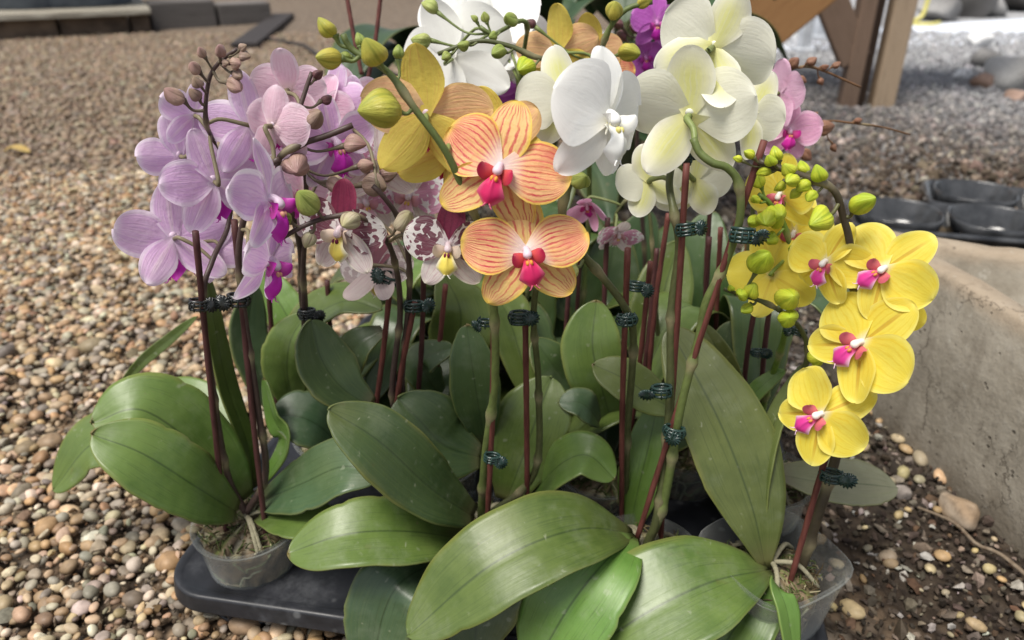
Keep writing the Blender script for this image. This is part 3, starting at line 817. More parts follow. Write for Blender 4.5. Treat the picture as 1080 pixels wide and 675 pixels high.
A.spike([(294, 168, .535), (275, 182, .54), (262, 215, .55), (252, 262, .555), (256, 320, .56), (272, 430, .565), (280, 500, .57)], (.0022, .0034), 'stem_dark',
  flowers=[(284, 212, .51, 62, 62, 0, -8, 'lilac'), (283, 276, .51, 56, 58, -12, 4, 'lilac'), (287, 133, .55, 44, 145, 10, 10, 'palepink', .35)], pr=.0016)
A.clip((210, 321, .545), (206, 244, .545), (1, .1), True)
A.clip((251, 316, .555), (247, 232, .555), (-1, .2), True)

# ---- 2 lilac, behind the first
B = Orchid(-.20, .72, 'lilac orchid on a dark arching stem, behind the left clear pot')
B.pot()
B.leaf([(312, 432, .68), (303, 395, .68), (306, 360, .68), (322, 332, .69)], 52, 'leaf')
B.leaf([(310, 425, .70), (320, 350, .69), (360, 318, .68), (402, 326, .66)], 58, 'leaf', n=(.5, .85, 0))
B.leaf([(360, 470, .63), (335, 448, .62), (310, 438, .62), (286, 440, .62)], 62, 'leaf_deep')
B.leaf([(392, 428, .61), (362, 410, .61), (340, 380, .62), (328, 338, .63)], 62, 'leaf_dark', n=(.8, .3, .3))
B.leaf([(330, 425, .74), (310, 350, .76), (290, 310, .78), (282, 285, .80)], 46, 'leaf_bright')
B.leaf([(300, 440, .70), (275, 400, .70), (262, 350, .71), (268, 300, .72)], 42, 'leaf_deep', n=(.8, .2, .4))
B.rosette((60, 110, 20), .15, .06)
B.stake((318, 250, .64), (327, 408, .68), 'stake_dark')
B.stake((282, 290, .68), (292, 425, .70), 'stake_dark')
B.spike([(329, 76, .57), (322, 96, .565), (311, 133, .555), (309, 160, .56), (322, 185, .59), (322, 240, .62), (320, 300, .64), (326, 400, .68)], (.0016, .0034), 'stem_dark',
  buds=[(330, 124, .55, 27, 'mauve'), (375, 153, .55, 26, 'pinktan'), (313, 178, .545, 34, 'pinktan'), (336, 79, .57, 13, 'maroon'), (410, 184, .585, 20, 'mauve'), (386, 174, .575, 19, 'pinktan'), (352, 196, .56, 22, 'mauve'), (344, 104, .575, 14, 'maroon'), (395, 196, .57, 30, 'mauve')],
  flowers=[(304, 95, .585, 44, 165, 10, 0, 'palepink'), (352, 150, .60, 52, 25, 0, -15, 'lilac'), (350, 105, .64, 40, 150, 0, 10, 'lilac'), (318, 205, .62, 45, 30, 0, 20, 'palepink'), (338, 118, .63, 40, -20, 10, 15, 'palepink'), (372, 108, .66, 36, 25, 5, -10, 'palepink'), (388, 150, .67, 38, -15, 0, 8, 'lilac')], pr=.0015)
B.spike([(372, 132, .555), (345, 143, .55), (318, 152, .548), (294, 168, .546), (300, 200, .58), (316, 260, .63), (322, 340, .66)], (.0022, .0030), 'stem_dark', pr=.0015)
B.clip((324, 331, .645), (318, 250, .64), (1, .1), True)

# ---- 3 spotted
C = Orchid(-.085, .68, 'white orchid blotched with maroon, hanging low between the lilac and orange flowers')
C.pot()
C.stake((413, 288, .60), (396, 430, .62)); C.stake((438, 318, .59), (418, 434, .61)); C.stake((447, 290, .62), (440, 420, .64), 'stake_dark')
C.spike([(294, 253, .515), (321, 238, .52), (348, 229, .525), (379, 228, .53), (402, 246, .54), (416, 275, .56), (422, 330, .59), (416, 430, .62)], (.0017, .0036), 'stem_dark',
  buds=[(325, 212, .515, 35, 'green'), (298, 230, .515, 21, 'green'), (325, 253, .52, 19, 'striped'), (369, 235, .52, 26, 'striped'), (425, 232, .53, 32, 'striped')],
  flowers=[(473, 260, .508, 52, -4, -6, -2, 'spotted'), (360, 243, .54, 55, -28, -12, 6, 'spotted')], pr=.0015)
C.spike([(393, 196, .56), (405, 208, .56), (424, 240, .57), (432, 300, .59), (425, 430, .62)], (.0020, .0034), 'stem_dark',
  flowers=[(400, 168, .63, 52, 12, 0, 0, 'spotwhite'), (398, 284, .60, 46, 150, -20, 0, 'spotted'), (432, 206, .66, 46, -10, 0, 10, 'spotwhite'), (384, 214, .64, 40, 20, 5, -12, 'spotwhite'), (376, 120, .66, 38, 160, 10, 0, 'lilac')])
C.leaf([(466, 430, .70), (478, 380, .70), (486, 330, .70), (468, 288, .72)], 66, 'leaf', n=(.8, .5, 0))
C.leaf([(404, 348, .66), (380, 362, .65), (365, 385, .65), (352, 402, .65)], 40, 'leaf_dark')
C.leaf([(470, 425, .66), (452, 400, .65), (445, 380, .65), (478, 366, .65)], 40, 'leaf_dark')
C.leaf([(507, 482, .60), (470, 470, .59), (440, 440, .59), (420, 420, .60)], 84, 'leaf_dark', n=(.85, .4, 0))
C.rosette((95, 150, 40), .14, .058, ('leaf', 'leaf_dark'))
C.clip((412, 293, .59), (420, 240, .58), (-1, .1)); C.clip((437, 323, .585), (442, 280, .585), (1, 0), gap=0)

# ---- 4 orange striped, centre front
D = Orchid(-.03, .565, 'orange orchid striped in red, front centre, with yellow green buds on an arching stem')
D.pot()
D.leaf([(500, 545, .545), (455, 515, .52), (400, 465, .51), (347, 432, .515)], 80, 'leaf_dark', n=(.8, .5, 0), fold=.20)
D.leaf([(490, 568, .54), (430, 560, .505), (365, 563, .49), (304, 583, .485)], 82, 'leaf', n=(.7, .75, 0))
D.leaf([(465, 590, .53), (425, 612, .49), (405, 645, .475), (392, 705, .46)], 82, 'leaf_deep', n=(.85, .45, 0))
D.leaf([(534, 528, .60), (552, 480, .61), (568, 435, .62), (582, 398, .64)], 80, 'leaf', n=(.85, .4, 0))
D.leaf([(512, 468, .62), (505, 430, .61), (498, 385, .61), (492, 343, .62)], 52, 'leaf_dark', n=(.9, .3, 0))
D.leaf([(522, 560, .54), (520, 590, .50), (505, 640, .47), (500, 690, .45)], 90, 'leaf_dark', n=(.8, .5, 0))
D.stake((522, 300, .515), (514, 545, .545)); D.stake((554, 330, .545), (556, 520, .57))
D.spike([(362, 36, .50), (371, 52, .50), (409, 76, .495), (437, 114, .49), (471, 161, .49), (494, 213, .495), (510, 250, .50), (520, 310, .51), (522, 400, .525), (512, 480, .54)], (.0020, .0042), 'stem_green',
  buds=[(345, 28, .50, 25, 'yellowgreen'), (393, 53, .485, 36, 'yellowgreen'), (347, 61, .49, 30, 'yellowgreen'), (400, 117, .48, 50, 'yellowgreen'), (364, 60, .50, 15, 'green'), (378, 42, .505, 16, 'green'), (420, 55, .50, 16, 'green')],
  flowers=[(527, 178, .49, 77, -8, 4, 17, 'orange'), (450, 122, .515, 74, 168, 8, -2, 'orange'), (478, 158, .525, 66, 155, -8, 28, 'orange'), (522, 146, .53, 56, 170, 0, -20, 'orange')], pr=.0018)
D.spike([(588, 250, .51), (578, 268, .505), (566, 300, .52), (563, 345, .54), (568, 410, .56), (563, 500, .57)], (.0022, .0036), 'stem_olive',
  flowers=[(555, 266, .478, 70, 6, 0, -7, 'orange')], pr=.0017)
D.clip((548, 335, .535), (548, 280, .535), (1, .2)); D.clip((519, 483, .525), (521, 400, .52), (1, -.1), size=.95); D.clip((513, 340, .58), (513, 300, .58), (-1, 0), size=.85)

# ---- 5 white, centre right
E = Orchid(.10, .66, 'pure white orchid facing the front, right of the orange striped flowers')
E.pot()
E.leaf([(560, 522, .60), (590, 490, .58), (620, 480, .57), (648, 505, .56)], 60, 'leaf', n=(.6, .8, 0))
E.leaf([(646, 448, .66), (635, 410, .65), (625, 365, .66), (629, 318, .68)], 66, 'leaf', n=(.85, .4, 0))
E.leaf([(612, 414, .68), (595, 400, .68), (580, 380, .68), (564, 358, .69)], 46, 'leaf_dark')
E.leaf([(632, 446, .63), (622, 432, .62), (610, 424, .62), (590, 424, .62)], 36, 'leaf_deep')
E.leaf([(712, 432, .60), (690, 420, .60), (660, 400, .60), (626, 384, .61)], 50, 'leaf_olive', n=(.75, .6, 0))
E.leaf([(664, 560, .58), (672, 520, .585), (684, 470, .60), (694, 425, .62)], 50, 'leaf_bright', n=(.8, .3, -.3))
E.rosette((80, 125, 40, 160), .16, .06, ('leaf_dark', 'leaf', 'leaf_deep'))
E.stake((662, 262, .55), (656, 545, .585)); E.stake((641, 230, .70), (636, 400, .70), 'stake_dark')
E.spike([(628, 120, .53), (612, 165, .53), (596, 205, .53), (594, 232, .53), (608, 260, .54), (636, 293, .55), (660, 326, .555), (668, 360, .565), (662, 450, .58), (657, 530, .60)], (.0030, .0036), 'stem_olive',
  buds=[(613, 188, .515, 24, 'green'), (597, 290, .525, 34, 'palegreen')],
  flowers=[(640, 124, .50, 76, 45, 0, 10, 'white'), (596, 104, .57, 54, -155, 0, -10, 'cream')], pr=.0019)
E.stake((686, 276, .64), (662, 476, .64)); E.stake((600, 300, .70), (596, 430, .70), 'stake_dark'); C.stake((470, 300, .66), (456, 440, .66)); B.stake((345, 296, .70), (356, 420, .70), 'stake_dark'); E.stake((716, 300, .66), (704, 480, .66))
E.clip((661, 337, .55), (662, 262, .55), (0, .0), size=1.05); E.clip((671, 302, .63), (671, 250, .63), (1, .1), size=.9)

# ---- 6 cream, right of the white
H = Orchid(.125, .53, 'cream white orchid with greenish petal backs, tallest, tied to long brown stakes')
H.pot()
H.leaf([(668, 562, .53), (608, 558, .49), (520, 594, .46), (430, 670, .44)], 103, 'leaf', n=(.72, .72, 0), fold=.14, base=.10, peak=.48)
H.leaf([(668, 566, .52), (640, 590, .48), (600, 640, .455), (560, 710, .44)], 104, 'leaf_bright', n=(.75, .65, 0), base=.10)
H.stake((724, 172, .56), (697, 560, .54)); H.stake((806, 148, .535), (676, 555, .53))
H.stake((705, 225, .68), (686, 380, .66)); H.stake((693, 262, .70), (678, 400, .68), 'stake_dark')
H.spike([(731, 146, .54), (738, 161, .535), (752, 172, .53), (767, 177, .53), (779, 194, .53), (780, 232, .53), (764, 280, .535), (745, 318, .535), (736, 360, .535), (718, 430, .53), (700, 530, .53)], (.0028, .0042), 'stem_green',
  flowers=[(727, 122, .565, 72, 170, 14, 4, 'cream')], pr=.0024)
H.spike([(744, 74, .61), (733, 105, .61), (716, 150, .605), (706, 190, .58), (711, 225, .56), (716, 262, .56), (708, 330, .555), (706, 430, .545), (694, 540, .53)], (.0026, .0042), 'stem_olive',
  buds=[(640, 92, .56, 26, 'yellowgreen')],
  flowers=[(752, 50, .575, 68, 165, 10, 30, 'cream'), (790, 122, .61, 46, 150, 0, 30, 'cream'), (732, 190, .61, 46, 165, -15, 10, 'cream'), (684, 192, .60, 40, -160, -15, -12, 'cream')], pr=.0020)
H.clip((724, 242, .55), (726, 190, .555), (1, .0)); H.clip((783, 248, .525), (796, 190, .53), (1, -.1), size=1.1)
H.clip((698, 412, .54), (703, 350, .54), (-1, 0), size=.95); H.clip((711, 455, .525), (730, 400, .525), (0, 0), size=1.05)
H.clip((737, 160, .58), (737, 120, .58), (-1, 0), size=.9)

# ---- 7 yellow, right front
K = Orchid(.234, .505, 'yellow orchid with magenta lips in a square clear pot at the right front')
K.pot('square', R_(28))
K.leaf([(812, 600, .50), (748, 614, .465), (672, 652, .445), (588, 712, .43)], 116, 'leaf', n=(.72, .72, 0), fold=.13, base=.16, peak=.48)
K.leaf([(808, 600, .50), (792, 530, .52), (757, 440, .555), (706, 346, .61)], 90, 'leaf_olive', n=(.9, .2, .15), fold=.14, base=.10, peak=.52)
K.leaf([(806, 610, .49), (790, 640, .465), (770, 670, .45), (740, 720, .43)], 80, 'leaf', n=(.7, .7, 0))
K.leaf([(815, 612, .47), (822, 622, .445), (831, 648, .43), (839, 705, .41)], 32, 'leaf_bright', n=(.6, .3, .6))
K.leaf([(822, 500, .60), (865, 508, .60), (905, 510, .60), (946, 514, .60)], 58, 'leaf_grey', n=(.6, .8, 0), wave=.01)
K.leaf([(808, 590, .51), (802, 520, .53), (815, 450, .55), (846, 385, .57)], 30, 'leaf_olive', n=(.4, .1, -.9))
K.stake((872, 478, .495), (828, 632, .49), 'stake')
K.spike([(800, 170, .53), (824, 178, .525), (842, 184, .52), (878, 199, .515), (890, 231, .515), (897, 262, .515), (903, 330, .525), (896, 410, .525), (882, 480, .515), (862, 545, .505), (840, 605, .50)], (.0022, .0050), 'stem_brown',
  buds=[(911, 216, .505, 32, 'lime'), (862, 232, .495, 36, 'lime'), (864, 182, .515, 23, 'lime'), (834, 191, .51, 20, 'lime'), (831, 177, .515, 19, 'lime'), (813, 168, .52, 17, 'lime'), (819, 162, .53, 18, 'lime'), (848, 176, .53, 18, 'lime'), (790, 163, .53, 14, 'lime'), (778, 168, .535, 11, 'lime'), (806, 182, .53, 17, 'lime'), (822, 196, .525, 15, 'lime'), (847, 197, .515, 18, 'lime'), (856, 208, .51, 16, 'lime'), (839, 205, .52, 14, 'lime')],
  flowers=[(932, 284, .50, 55, -8, 4, 48, 'yellow'), (908, 362, .485, 62, -30, 2, 56, 'yellow'), (866, 437, .475, 56, -28, -4, 60, 'yellow'), (871, 277, .52, 48, -26, 0, 25, 'yellow'), (937, 322, .53, 46, 160, 0, 120, 'yellow')], pr=.0019)
K.clip((877, 502, .49), (890, 460, .49), (1, .3), size=1.0)

# ---- 8 yellow, behind
L_ = Orchid(.27, .645, 'yellow orchid with a spray of lime buds, behind the front yellow one')
L_.pot()
L_.spike([(764, 305, .545), (781, 311, .545), (813, 322, .545), (843, 345, .55), (852, 375, .555), (838, 410, .57), (815, 450, .60), (800, 500, .63)], (.0016, .0040), 'stem_olive',
  buds=[(804, 277, .525, 34, 'lime'), (795, 305, .535, 23, 'lime'), (782, 312, .535, 18, 'lime'), (771, 303, .54, 10, 'lime'), (831, 317, .53, 31, 'lime'), (830, 334, .53, 26, 'lime'), (787, 325, .54, 16, 'lime'), (863, 377, .535, 24, 'lime')], pr=.0016)
L_.spike([(800, 205, .57), (812, 215, .57), (828, 240, .575), (836, 290, .58), (826, 360, .60), (805, 430, .63)], (.002, .0036), 'stem_lime',
  buds=[(809, 233, .55, 27, 'lime'), (822, 227, .555, 30, 'lime'), (797, 209, .56, 14, 'lime'), (801, 190, .57, 18, 'lime'), (812, 252, .555, 20, 'lime'), (795, 232, .56, 18, 'lime'), (840, 262, .56, 20, 'lime')],
  flowers=[(815, 290, .57, 50, 170, -10, -15, 'yellow'), (824, 205, .58, 44, -35, -15, 10, 'yellow'), (838, 246, .59, 44, -20, -10, 10, 'yellow')])
L_.stake((797, 320, .64), (786, 400, .64), 'stake_dark'); L_.stake((812, 320, .63), (803, 420, .63), 'stake_dark')
L_.leaf([(786, 432, .64), (772, 400, .63), (755, 365, .63), (738, 340, .64)], 26, 'leaf_olive', n=(.8, .3, -.3))
L_.leaf([(770, 440, .62), (795, 415, .61), (812, 400, .61), (828, 390, .61)], 20, 'leaf_bright', n=(.7, .5, 0))
L_.leaf([(790, 470, .64), (775, 430, .66), (765, 390, .68), (770, 340, .70)], 50, 'leaf_dark', n=(.9, .3, 0))
L_.rosette((100, 140, 190), .14, .055, ('leaf_dark', 'leaf_olive'))
L_.clip((800, 372, .62), (800, 340, .62), (1, 0), size=.8)
L_.clip((842, 350, .56), (850, 330, .56), (-1, 0), size=.7)

# ---- 9 white, back left of centre
W = Orchid(-.07, .83, 'white orchid at the back, above the orange flower and left of centre')
W.pot()
W.spike([(506, 28, .70), (519, 36, .70), (531, 31, .70), (548, 22, .70), (556, 28, .71), (552, 60, .74), (540, 160, .78), (520, 300, .80), (500, 380, .81)], (.0018, .0034), 'stem_green',
  buds=[(539, 19, .69, 20, 'green'), (519, 38, .69, 12, 'green'), (512, 18, .70, 12, 'green'), (500, 20, .70, 10, 'green'), (453, 8, .72, 20, 'palegreen'), (444, 42, .70, 22, 'palegreen')],
  flowers=[(478, 62, .76, 66, 160, 10, -25, 'white'), (518, 22, .79, 60, -20, 20, 5, 'white'), (478, 98, .78, 52, 20, -5, 0, 'white'), (538, 50, .80, 52, 20, 0, 10, 'white'), (490, 18, .80, 48, 10, 20, -10, 'white')])
W.spike([(462, 57, .66), (486, 48, .66), (509, 43, .66), (539, 49, .66), (564, 60, .66), (598, 68, .67), (622, 90, .70), (600, 200, .74), (540, 340, .78)], (.0018, .0034), 'stem_olive',
  buds=[(488, 47, .65, 15, 'green'), (526, 56, .65, 20, 'green'), (553, 72, .64, 26, 'lime'), (470, 60, .65, 13, 'green')])
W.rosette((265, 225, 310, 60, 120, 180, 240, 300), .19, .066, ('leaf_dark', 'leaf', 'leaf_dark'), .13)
W.stake((365, -8, .95), (378, 60, .93)); W.stake((402, -8, .97), (390, 70, .95))

# ---- 10 amber, back centre
N_ = Orchid(.055, .85, 'amber yellow orchid at the back, seen just above the white and orange flowers')
N_.pot()
N_.spike([(688, 2, .72), (664, 8, .72), (650, 20, .72), (641, 34, .72), (632, 62, .73), (622, 120, .76), (620, 250, .80), (606, 380, .83)], (.0022, .0036), 'stem_green',
  buds=[(647, 11, .71, 22, 'yellowgreen'), (680, 3, .72, 18, 'yellowgreen'), (664, 57, .71, 27, 'yellowgreen'), (560, 25, .74, 12, 'maroon')],
  flowers=[(590, 54, .74, 46, 168, 8, -2, 'orange'), (622, 54, .78, 40, 160, 10, 10, 'orange'), (642, 76, .80, 30, 20, 0, 20, 'orange')])
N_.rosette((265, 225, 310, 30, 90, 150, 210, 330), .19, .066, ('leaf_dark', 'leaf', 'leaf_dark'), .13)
N_.stake((612, 260, .80), (606, 400, .82), 'stake_dark')

# ---- 11 pink, back right
Q = Orchid(.262, .80, 'pink orchid at the back right, with dried brown stalks beside it')
Q.pot()
Q.spike([(810, 60, .75), (812, 85, .75), (808, 120, .75), (800, 170, .76), (790, 260, .78), (780, 360, .79)], (.002, .0034), 'stem_olive',
  flowers=[(822, 98, .73, 36, 150, 5, 12, 'pink'), (832, 138, .72, 34, 15, 0, 8, 'pink'), (806, 108, .76, 34, 60, 0, 0, 'pink')])
Q.spike([(908, 92, .80), (890, 84, .80), (872, 76, .80), (850, 70, .80), (828, 78, .80), (812, 110, .80), (800, 180, .80)], (.0011, .0020), 'stem_dry',
  buds=[(856, 64, .795, 12, 'brown'), (838, 66, .795, 13, 'brown'), (870, 70, .80, 9, 'brown'), (882, 68, .80, 10, 'brown'), (846, 84, .795, 11, 'brown'), (866, 86, .80, 9, 'brown')], pr=.0009)
Q.spike([(960, 142, .82), (930, 134, .81), (900, 130, .80), (870, 128, .80), (845, 140, .79), (815, 180, .79)], (.0009, .0018), 'stem_dry',
  buds=[(870, 134, .79, 20, 'brown'), (858, 124, .79, 14, 'brown'), (905, 127, .80, 9, 'brown'), (880, 156, .80, 10, 'brown'), (850, 164, .79, 16, 'brown')], pr=.0009)
Q.rosette((265, 225, 310, 20, 80, 140, 260), .18, .062, ('leaf_dark', 'leaf', 'leaf_dark'), .13)
Q.stake((752, 180, .74), (744, 330, .75), 'stake_dark')

# ---- 12 purple, far back
U = Orchid(.16, .98, 'deep purple orchid at the very back, behind the cream flowers')
U.pot()
U.spike([(700, -10, .92), (690, 20, .92), (680, 60, .93), (672, 150, .95), (680, 300, .97)], (.0022, .0034), 'stem_dark',
  buds=[(655, 38, .91, 14, 'maroon'), (668, 30, .91, 14, 'maroon'), (612, 26, .90, 16, 'maroon'), (706, 46, .92, 14, 'maroon'), (718, 34, .92, 14, 'maroon'), (652, 26, .9, 14, 'maroon')],
  flowers=[(692, 24, .90, 30, 15, 0, 5, 'purple'), (680, 60, .92, 24, 20, -10, -10, 'purple')])
U.rosette((265, 225, 310, 20, 75, 130, 180, 330), .19, .066, ('leaf_dark', 'leaf', 'leaf_dark'), .13)
# ---- 13 dark maroon budded, back centre
X_ = Orchid(-.04, .97, 'purple orchid with maroon buds on dark stems, behind the white back flowers')
X_.pot()
X_.spike([(487, 66, .80), (492, 76, .80), (512, 67, .80), (531, 69, .80), (540, 82, .81), (520, 104, .84), (500, 200, .90), (500, 320, .94)], (.0016, .003), 'stem_dark',
  buds=[(487, 62, .79, 14, 'mauve'), (504, 62, .79, 9, 'maroon'), (514, 78, .79, 17, 'maroon'), (530, 70, .79, 15, 'mauve'), (516, 90, .79, 16, 'mauve'), (486, 92, .80, 16, 'maroon'), (498, 88, .80, 13, 'maroon')],
  flowers=[(548, 92, .84, 38, 30, 0, 10, 'purple'), (512, 108, .84, 34, 10, 0, 0, 'purple')])
X_.rosette((265, 225, 310, 30, 80, 130, 180, 230), .19, .066, ('leaf_dark', 'leaf', 'leaf_dark'), .13)
# ---- 14 faded lilac, back right of centre
Z_ = Orchid(.20, .70, 'orchid with drooping faded pink blooms, low behind the cream flowers')
Z_.pot()
Z_.spike([(648, 240, .72), (650, 225, .72), (664, 210, .72), (684, 222, .71), (690, 300, .70), (700, 400, .70)], (.0016, .003), 'stem_olive',
  flowers=[(652, 246, .70, 26, 30, -50, 0, 'spotwhite', .5), (620, 216, .72, 26, -20, -50, 0, 'pink', .6)])
Z_.stake((748, 250, .68), (735, 420, .68), 'stake_dark'); Z_.stake((760, 240, .72), (752, 400, .72)); 
Z_.rosette((60, 110, 150, 200), .16, .062, ('leaf', 'leaf_dark', 'leaf_olive'))

for pl, pts, wd, mt in [(W, [(560, 420, .80), (556, 360, .82), (560, 310, .84), (575, 262, .86)], 60, 'leaf_dark'), (N_, [(620, 410, .83), (628, 350, .85), (642, 290, .87), (650, 235, .90)], 66, 'leaf_dark'),
        (N_, [(600, 420, .83), (590, 360, .85), (588, 310, .86), (606, 250, .90)], 60, 'leaf_deep'), (Q, [(760, 420, .80), (745, 340, .82), (742, 280, .84), (750, 222, .88)], 64, 'leaf_dark'),
        (Z_, [(690, 430, .71), (690, 370, .74), (700, 310, .77), (716, 255, .80)], 62, 'leaf'), (U, [(680, 400, .98), (676, 340, .98), (668, 280, .99), (684, 222, 1.0)], 60, 'leaf_deep'),
        (X_, [(520, 400, .97), (512, 340, .97), (520, 290, .98), (545, 238, 1.0)], 58, 'leaf_dark'), (Q, [(770, 420, .80), (790, 350, .82), (800, 290, .84), (806, 240, .87)], 56, 'leaf_dark'),
        (X_, [(500, 400, .97), (460, 350, .96), (430, 310, .96), (400, 290, .97)], 60, 'leaf_dark')]:
    pl.leaf(pts, wd, mt, n=(.85, .4, .15))

# ------------------------------------------------------------------ carrying tray
def rrect(x0, y0, x1, y1, r, n=8):
    out = []
    for cx, cy, a0 in ((x1-r, y1-r, 0), (x0+r, y1-r, 90), (x0+r, y0+r, 180), (x1-r, y0+r, 270)):
        for k in range(n+1):
            a = R_(a0+90*k/n); out.append((cx+r*math.cos(a), cy+r*math.sin(a)))
    return out
def loops(mb, rings, capfirst=False, caplast=False):
    n = len(rings[0]); v = [p for r in rings for p in r]; f = []
    for i in range(len(rings)-1):
        for k in range(n): f.append((i*n+k, i*n+(k+1) % n, (i+1)*n+(k+1) % n, (i+1)*n+k))
    if capfirst: f.append(tuple(range(n-1, -1, -1)))
    if caplast: f.append(tuple((len(rings)-1)*n+k for k in range(n)))
    mb.add(v, f)
tr = empty('plant_tray', (-.345, .53, 0)); tr.rotation_euler.z = R_(-10)
tag(tr, 'black plastic carrying tray on the gravel holding all the orchid pots', 'tray')
mb = MB(); TW, TD = .63, .62
def ring(e, z, r): return [(x, y, z) for x, y in rrect(-e, -e, TW+e, TD+e, r+e)]
loops(mb, [ring(-.004, .0315, .045), ring(.003, .0315, .045), ring(.0031, .0325, .045), ring(.003, .033, .045), ring(.001, .0465, .045), ring(.0008, .0475, .045), ring(0, .0488, .045), ring(-.0012, .0496, .045), ring(-.0026, .0498, .045), ring(-.004, .0498, .045), ring(-.008, .0498, .04), ring(-.0095, .0490, .04), ring(-.011, .0484, .04), ring(-.02, .0483, .04)], False, True)
link('tray_top', mb.mesh('tray_top', M['tray']), tr)
for pl in (A, K, D, H):
    mb = MB(); q = Matrix.Rotation(R_(10), 3, 'Z') @ (pl.b-Vector((-.345, .53, 0)))
    for zz, rr in ((.006, .047), (.030, .049)):
        rg = [(q.x+rr*math.cos(a), q.y+rr*math.sin(a), zz) for a in np.linspace(0, 2*PI, 33)]
        tube(mb, rg, .0028, 6, 0, cap=False)
    for k in range(6):
        a = k*PI/3+.35
        tube(mb, [(q.x+.047*math.cos(a), q.y+.047*math.sin(a), .006), (q.x+.049*math.cos(a), q.y+.049*math.sin(a), .032)], .0034, 6, 4)
    link('pot_holder', mb.mesh('pot_holder', M['tray']), tr)

# ------------------------------------------------------------------ ground
t = NT('ground_gravel_soil'); co = t.coord(); s3 = t.sep(co)
n1 = t.noise(co, 3.0, 4); n2 = t.noise(co, 60, 4)
vo = t.voro(co, 48); 
vs = t.sep(vo.outputs['Color'])
peb = t.mix(t.smooth(vs[0], .1, .9), (.13, .088, .055), (.30, .21, .135))
peb = t.mix(t.math('MULTIPLY', t.smooth(vs[1], .55, .95), .6), peb, (.34, .30, .25))
peb = t.mix(t.smooth(vo.outputs[0], .35, .75), peb, (.035, .024, .016))
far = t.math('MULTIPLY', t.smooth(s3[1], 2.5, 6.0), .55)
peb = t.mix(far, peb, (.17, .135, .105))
vb = t.voro(co, 70); vbs = t.sep(vb.outputs['Color'])
soil = t.mix(t.smooth(n2, .3, .7), (.016, .011, .008), (.055, .040, .028))
gre = t.mix(t.smooth(vbs[0], .2, .95), (.05, .042, .036), (.22, .205, .19))
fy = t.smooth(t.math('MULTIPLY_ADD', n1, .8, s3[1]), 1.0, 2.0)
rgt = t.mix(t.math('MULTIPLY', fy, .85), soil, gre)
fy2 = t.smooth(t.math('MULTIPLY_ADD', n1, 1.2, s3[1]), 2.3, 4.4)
rgt = t.mix(t.math('MULTIPLY', fy2, .8), rgt, t.mix(t.smooth(vbs[1], 0, 1), (.30, .30, .31), (.52, .53, .55)))  # pales with distance: sunlight on the far ground painted into the colour
sx = t.smooth(t.math('ADD', t.math('MULTIPLY_ADD', n1, .5, s3[0]), t.math('MULTIPLY', s3[1], -.12)), .30, .62)
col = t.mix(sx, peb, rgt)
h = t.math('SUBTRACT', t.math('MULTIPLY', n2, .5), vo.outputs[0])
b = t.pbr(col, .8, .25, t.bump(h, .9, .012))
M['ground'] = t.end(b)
mb = MB(); NX = 60
xs = list(np.concatenate([[-150, -40, -12], np.linspace(-4, 4, 41), [12, 40, 150]])); ys = list(np.concatenate([[-60, -8, -1], np.linspace(0, 8, 41), [15, 50, 200]]))
v = [(x, y, -.006+(.006*math.sin(3*x+y)*math.sin(2*y-x) if abs(x) < 4 and 0 < y < 8 else 0)) for y in ys for x in xs]
f = [(j*len(xs)+i, j*len(xs)+i+1, (j+1)*len(xs)+i+1, (j+1)*len(xs)+i) for j in range(len(ys)-1) for i in range(len(xs)-1)]
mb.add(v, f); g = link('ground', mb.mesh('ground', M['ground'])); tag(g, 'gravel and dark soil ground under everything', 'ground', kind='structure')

PEB = np.array([(.38, .285, .19), (.30, .205, .13), (.44, .37, .28), (.27, .235, .195), (.33, .30, .26), (.22, .155, .105), (.48, .43, .35), (.34, .225, .13), (.19, .165, .14), (.40, .31, .22)])*np.array((1.10, 1.05, .95))
def pick(n, tab, wts=None, var=.16):
    c = tab[rng.choice(len(tab), n, p=wts)]
    return np.clip(c*rng.normal(1, var, (n, 1))*rng.normal(1, .04, (n, 3)), .01, .8)
def in_view(p, mg=.12):
    d = p-np.array(CAM); dep = d@np.array(FWD)
    return (dep > .1) & (np.abs(d[:, 0]/dep)*F < 540+mg*F*2) & ((-(d@np.array(UP))/dep)*F < 337+mg*F*2.0)
def grid(x0, x1, y0, y1, sp, jit=.45):
    X, Y = np.meshgrid(np.arange(x0, x1, sp), np.arange(y0, y1, sp)); p = np.stack([X.ravel(), Y.ravel(), 0*X.ravel()], 1)
    p[:, :2] += rng.uniform(-jit, jit, (len(p), 2))*sp
    return p
M['pebble'] = vcol_mat('pebble_stone', .55, .35, 170, .35, 0, .0008, .28)
M['chip'] = vcol_mat('crushed_stone', .75, .25, 200, .5, 0, .001, .4)
edge = lambda p: .16+.06*np.sin(p[:, 1]*5+1)+.05*np.sin(p[:, 1]*13)+p[:, 1]*.07
# near pebbles, two loose layers
p = grid(-1.9, .6, .30, 2.1, .0112); p = p[in_view(p)]
p = p[p[:, 0] < edge(p)+rng.normal(0, .05, len(p))]
sz = np.exp(rng.normal(math.log(.0064), .34, len(p))); p[:, 2] = rng.uniform(-.001, .0065, len(p))
clump = np.sin(p[:, 0]*5.1+1)*np.sin(p[:, 1]*4.3)+.5*np.sin(p[:, 0]*13-p[:, 1]*9)
keep = rng.random(len(p)) > .10+.22*(clump > .35)
p, sz = p[keep], sz[keep]
o = stones('gravel', p, sz, pick(len(p), PEB), M['pebble'], 2)
tag(o, 'tan and grey river pebbles covering the ground in front and to the left', 'gravel', kind='stuff')
p = grid(-3.6, .9, 2.1, 5.2, .019); p = p[in_view(p)]; p = p[p[:, 0] < edge(p)+.1]
sz = np.exp(rng.normal(math.log(.0100), .28, len(p))); p[:, 2] = rng.uniform(-.004, .004, len(p))
